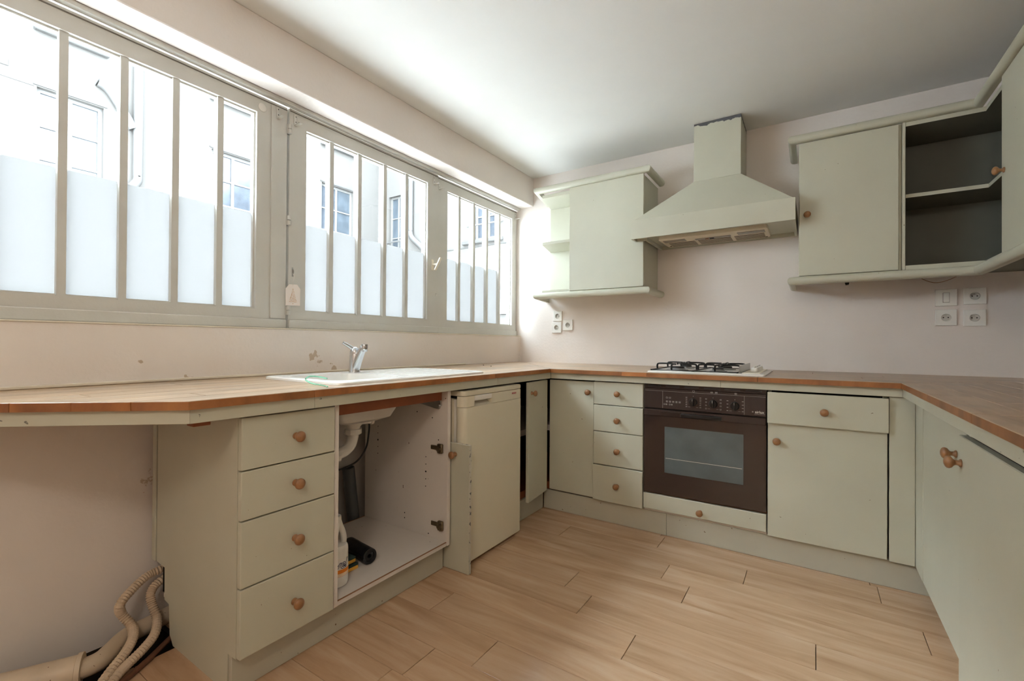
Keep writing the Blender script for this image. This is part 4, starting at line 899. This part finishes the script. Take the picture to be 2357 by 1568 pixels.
bm = NB(); tube(bm, smooth_path([(.20, -2.60, .014), (.228, -2.640, .014), (.282, -2.715, .010), (.322, -2.775, .0095), (.355, -2.83, .0095)], 6), .009, 10)
setprops(obj('copper_pipe', bm, 'copper_old', smooth=True), 'thin dark copper pipe lying on the floor edge', 'pipe')

# ------------------------------------------------------------------ outside: courtyard buildings
def fac_window(parent, u0, u1, z0, z1, plane, c, cols=2, rows=3, curtain=(), depth=.16, along=1):
    """casement with white frame, set back in an opening. plane 'x' faces +x at x=c, plane 'y' faces -y at y=c"""
    s_ = -1 if plane == 'x' else 1     # into the wall
    def B(name, ua, ub, da, db, za, zb, m, par):
        if plane == 'x': return box(name, c+s_*da, c+s_*db, ua, ub, za, zb, m, par, bev=0)
        return box(name, ua, ub, c+s_*da, c+s_*db, za, zb, m, par, bev=0)
    f = .065; bm = NB(); w_ = (u1-u0-f)/cols; holes = []; ph = (z1-z0-2*f)/rows
    for i in range(cols):
        for j in range(rows):
            holes.append((u0+f+i*w_+(.02 if j < 0 else 0), u0+i*w_+w_, z0+f+j*ph+(.018 if j else 0), z0+f+(j+1)*ph-(.018 if j < rows-1 else 0)))
    ca, cb = c+s_*(depth-.06), c+s_*(depth)
    holed(bm, plane, min(ca, cb), max(ca, cb), u0, u1, z0, z1, holes); wn = obj('window', bm, 'facade_frame', parent)
    for k, (a_, b2, zc, zd) in enumerate(holes): B('pane', a_, b2, depth-.03, depth-.025, zc, zd, 'facade_curtain_pane' if (k//rows) in curtain else 'facade_pane', wn)
    return wn
S_ = 12.1/6.6; fy = lambda y: -3.32+(y+3.32)*S_; fz = lambda z: 1.055+(z-1.055)*S_
FXC = -10.0
fb = thing('courtyard_building', (-10.2, 0, -.3), 'pale rendered building across the courtyard with white casement windows', 'building')
fw = [(fy(-2.121), fy(-1.595), fz(2.55), fz(3.64)), (fy(-.50), fy(.075), fz(2.52), fz(3.59)), (fy(1.111), fy(1.719), fz(2.5), fz(3.63)),
      (fy(-2.121), fy(-1.595), fz(4.29), fz(4.85)), (fy(-.50), fy(.075), fz(4.31), fz(4.85)), (fy(1.111), fy(1.719), fz(4.31), fz(4.85)), (fy(-4.2), fy(-3.6), fz(2.55), fz(3.64))]
bm = NB(); holed(bm, 'x', FXC-.4, FXC, -9, 6.925, -.3, 8.2, fw); obj('wall', bm, 'facade_paint', fb)
box('room_backing', FXC-.45, FXC-.41, -9, 6.9, -.3, 8.2, 'facade_trim', fb, bev=0)
for k, (a_, b2, c_, d_) in enumerate(fw): fac_window(fb, a_, b2, c_, d_, 'x', FXC, curtain=((1,), (), (1,), (), (), (0,), ())[k])
for a_, b2, c_, d_ in fw: box('window_sill', FXC, FXC+.12, a_-.06, b2+.06, c_-.16, c_-.02, 'facade_trim', fb, bev=.02)
for a_, b2, c_, d_ in fw: box('lintel', FXC, FXC+.025, a_-.05, b2+.05, d_+.02, d_+.05, 'facade_trim', fb, bev=0)
bm = NB(); cyl(bm, (FXC+.10, fy(-1.30), fz(2.95)), (FXC+.10, fy(-1.30), 8.2), .085, 14); tube(bm, smooth_path([(FXC+.10, fy(-1.30), fz(2.97)), (FXC+.10, fy(-1.305), fz(2.9)), (FXC+.1, fy(-1.36), fz(2.8)), (FXC+.1, fy(-1.42), fz(2.6))], 5), .085, 14); obj('downpipe', bm, 'facade_pipe', fb, smooth=True)
bm = NB(); tube(bm, smooth_path([(FXC+.05, fy(-1.66), fz(3.9)), (FXC+.06, fy(-1.57), fz(3.86)), (FXC+.06, fy(-1.48), fz(3.74)), (FXC+.08, fy(-1.34), fz(3.5))], 6), .09, 10); obj('branch_pipe', bm, 'facade_pipe', fb, smooth=True)
box('vent_grille', FXC, FXC+.02, fy(-2.42), fy(-2.319), fz(3.744), fz(3.808), 'facade_trim', fb, bev=.004)
box('string_course', FXC, FXC+.012, -9, fy(-2.14), fz(3.632), fz(3.64), 'facade_trim', fb, bev=0)
YW = 6.93
wb_ = thing('courtyard_wing', (-5, 7.1, -.3), 'pale rendered wing closing the courtyard with a balcony-rail window', 'building')
ww = [(-9.52, -8.80, 3.75, 5.80), (-5.98, -5.06, 3.98, 5.9)]
bm = NB(); holed(bm, 'y', YW, YW+.4, -10, 1.5, -.3, 8.2, ww); obj('wall', bm, 'facade_paint', wb_)
box('room_backing', -10, 1.5, YW+.41, YW+.45, -.3, 8.2, 'facade_trim', wb_, bev=0)
fac_window(wb_, *ww[0], 'y', YW, curtain=(0, 1)); fac_window(wb_, *ww[1], 'y', YW, curtain=())
box('window_sill', -9.6, -8.72, YW-.12, YW, 3.6, 3.74, 'facade_trim', wb_, bev=.02); box('window_sill', -6.35, -4.95, YW-.10, YW, 3.86, 3.975, 'facade_trim', wb_, bev=.02)
box('guard_rail', -9.56, -8.78, YW-.06, YW-.03, 4.28, 4.33, 'facade_pipe', wb_, bev=.005); box('guard_rail', -6.2, -4.95, YW-.06, YW-.03, 4.37, 4.41, 'facade_pipe', wb_, bev=.005)
box('string_course', -8.2, 1.4, YW-.02, YW, 3.78, 3.81, 'facade_trim', wb_, bev=0)
bm = NB(); cyl(bm, (-8.42, YW-.09, 4.5), (-8.42, YW-.09, 8.2), .075, 12); tube(bm, smooth_path([(-8.42, YW-.09, 4.55), (-8.42, YW-.09, 4.45), (-8.33, YW-.09, 4.3), (-7.96, YW-.09, 4.0), (-7.5, YW-.09, 3.6)], 6), .085, 12); obj('downpipe', bm, 'facade_pipe', wb_, smooth=True)
lt = thing('glazed_lean_to', (-4.2, 5.6, -.3), 'low lean-to with grey glazed roof at the foot of the wing', 'building')
box('wall', -5.2, -3.2, 5.2, 6.9, -.3, 1.7, 'facade_paint', lt, bev=0)
bm = NB(); prism(bm, [(5.1, 1.71), (6.9, 2.45), (6.9, 2.50), (5.1, 1.76)], -5.3, -3.1, axis='x'); obj('roof', bm, 'roof_zinc', lt)
setprops(box('courtyard_ground', -10, -.12, -9, 6.9, -.5, -.3, 'courtyard_paving', bev=0), 'paved ground of the courtyard outside', kind='structure')
bm = NB(); tube(bm, smooth_path([(-3.2, 1.2, 2.2), (-3.1, 1.35, 2.6), (-3.05, 1.42, 2.95), (-3.1, 1.6, 3.2)], 6), lambda i, n_: .012-.008*i/n_, 7)
bm.free()
# ------------------------------------------------------------------ behind the camera: unseen lamp added as warm fill light
lm = thing('added_fill_lamp', (2.15, -4.10, 2.45), 'added unseen fill lamp on a white ceiling holder', 'lamp')
bm = NB(); lathe(bm, (2.15, -4.10, 2.4495), (0, 0, -1), [(.06, 0), (.06, .012), (.012, .03), (.009, .075), (.03, .08), (.032, .10)], 24); obj('canopy_and_stem', bm, 'white_plastic', lm, smooth=True)
pt = bpy.data.lights.new('fill_bulb', 'POINT'); pt.shadow_soft_size = .13; pt.energy = 18.7; pt.color = (1.0, .90, .78)
po_ = bpy.data.objects.new('fill_bulb', pt); link(po_, lm, (2.15, -4.10, 2.215))
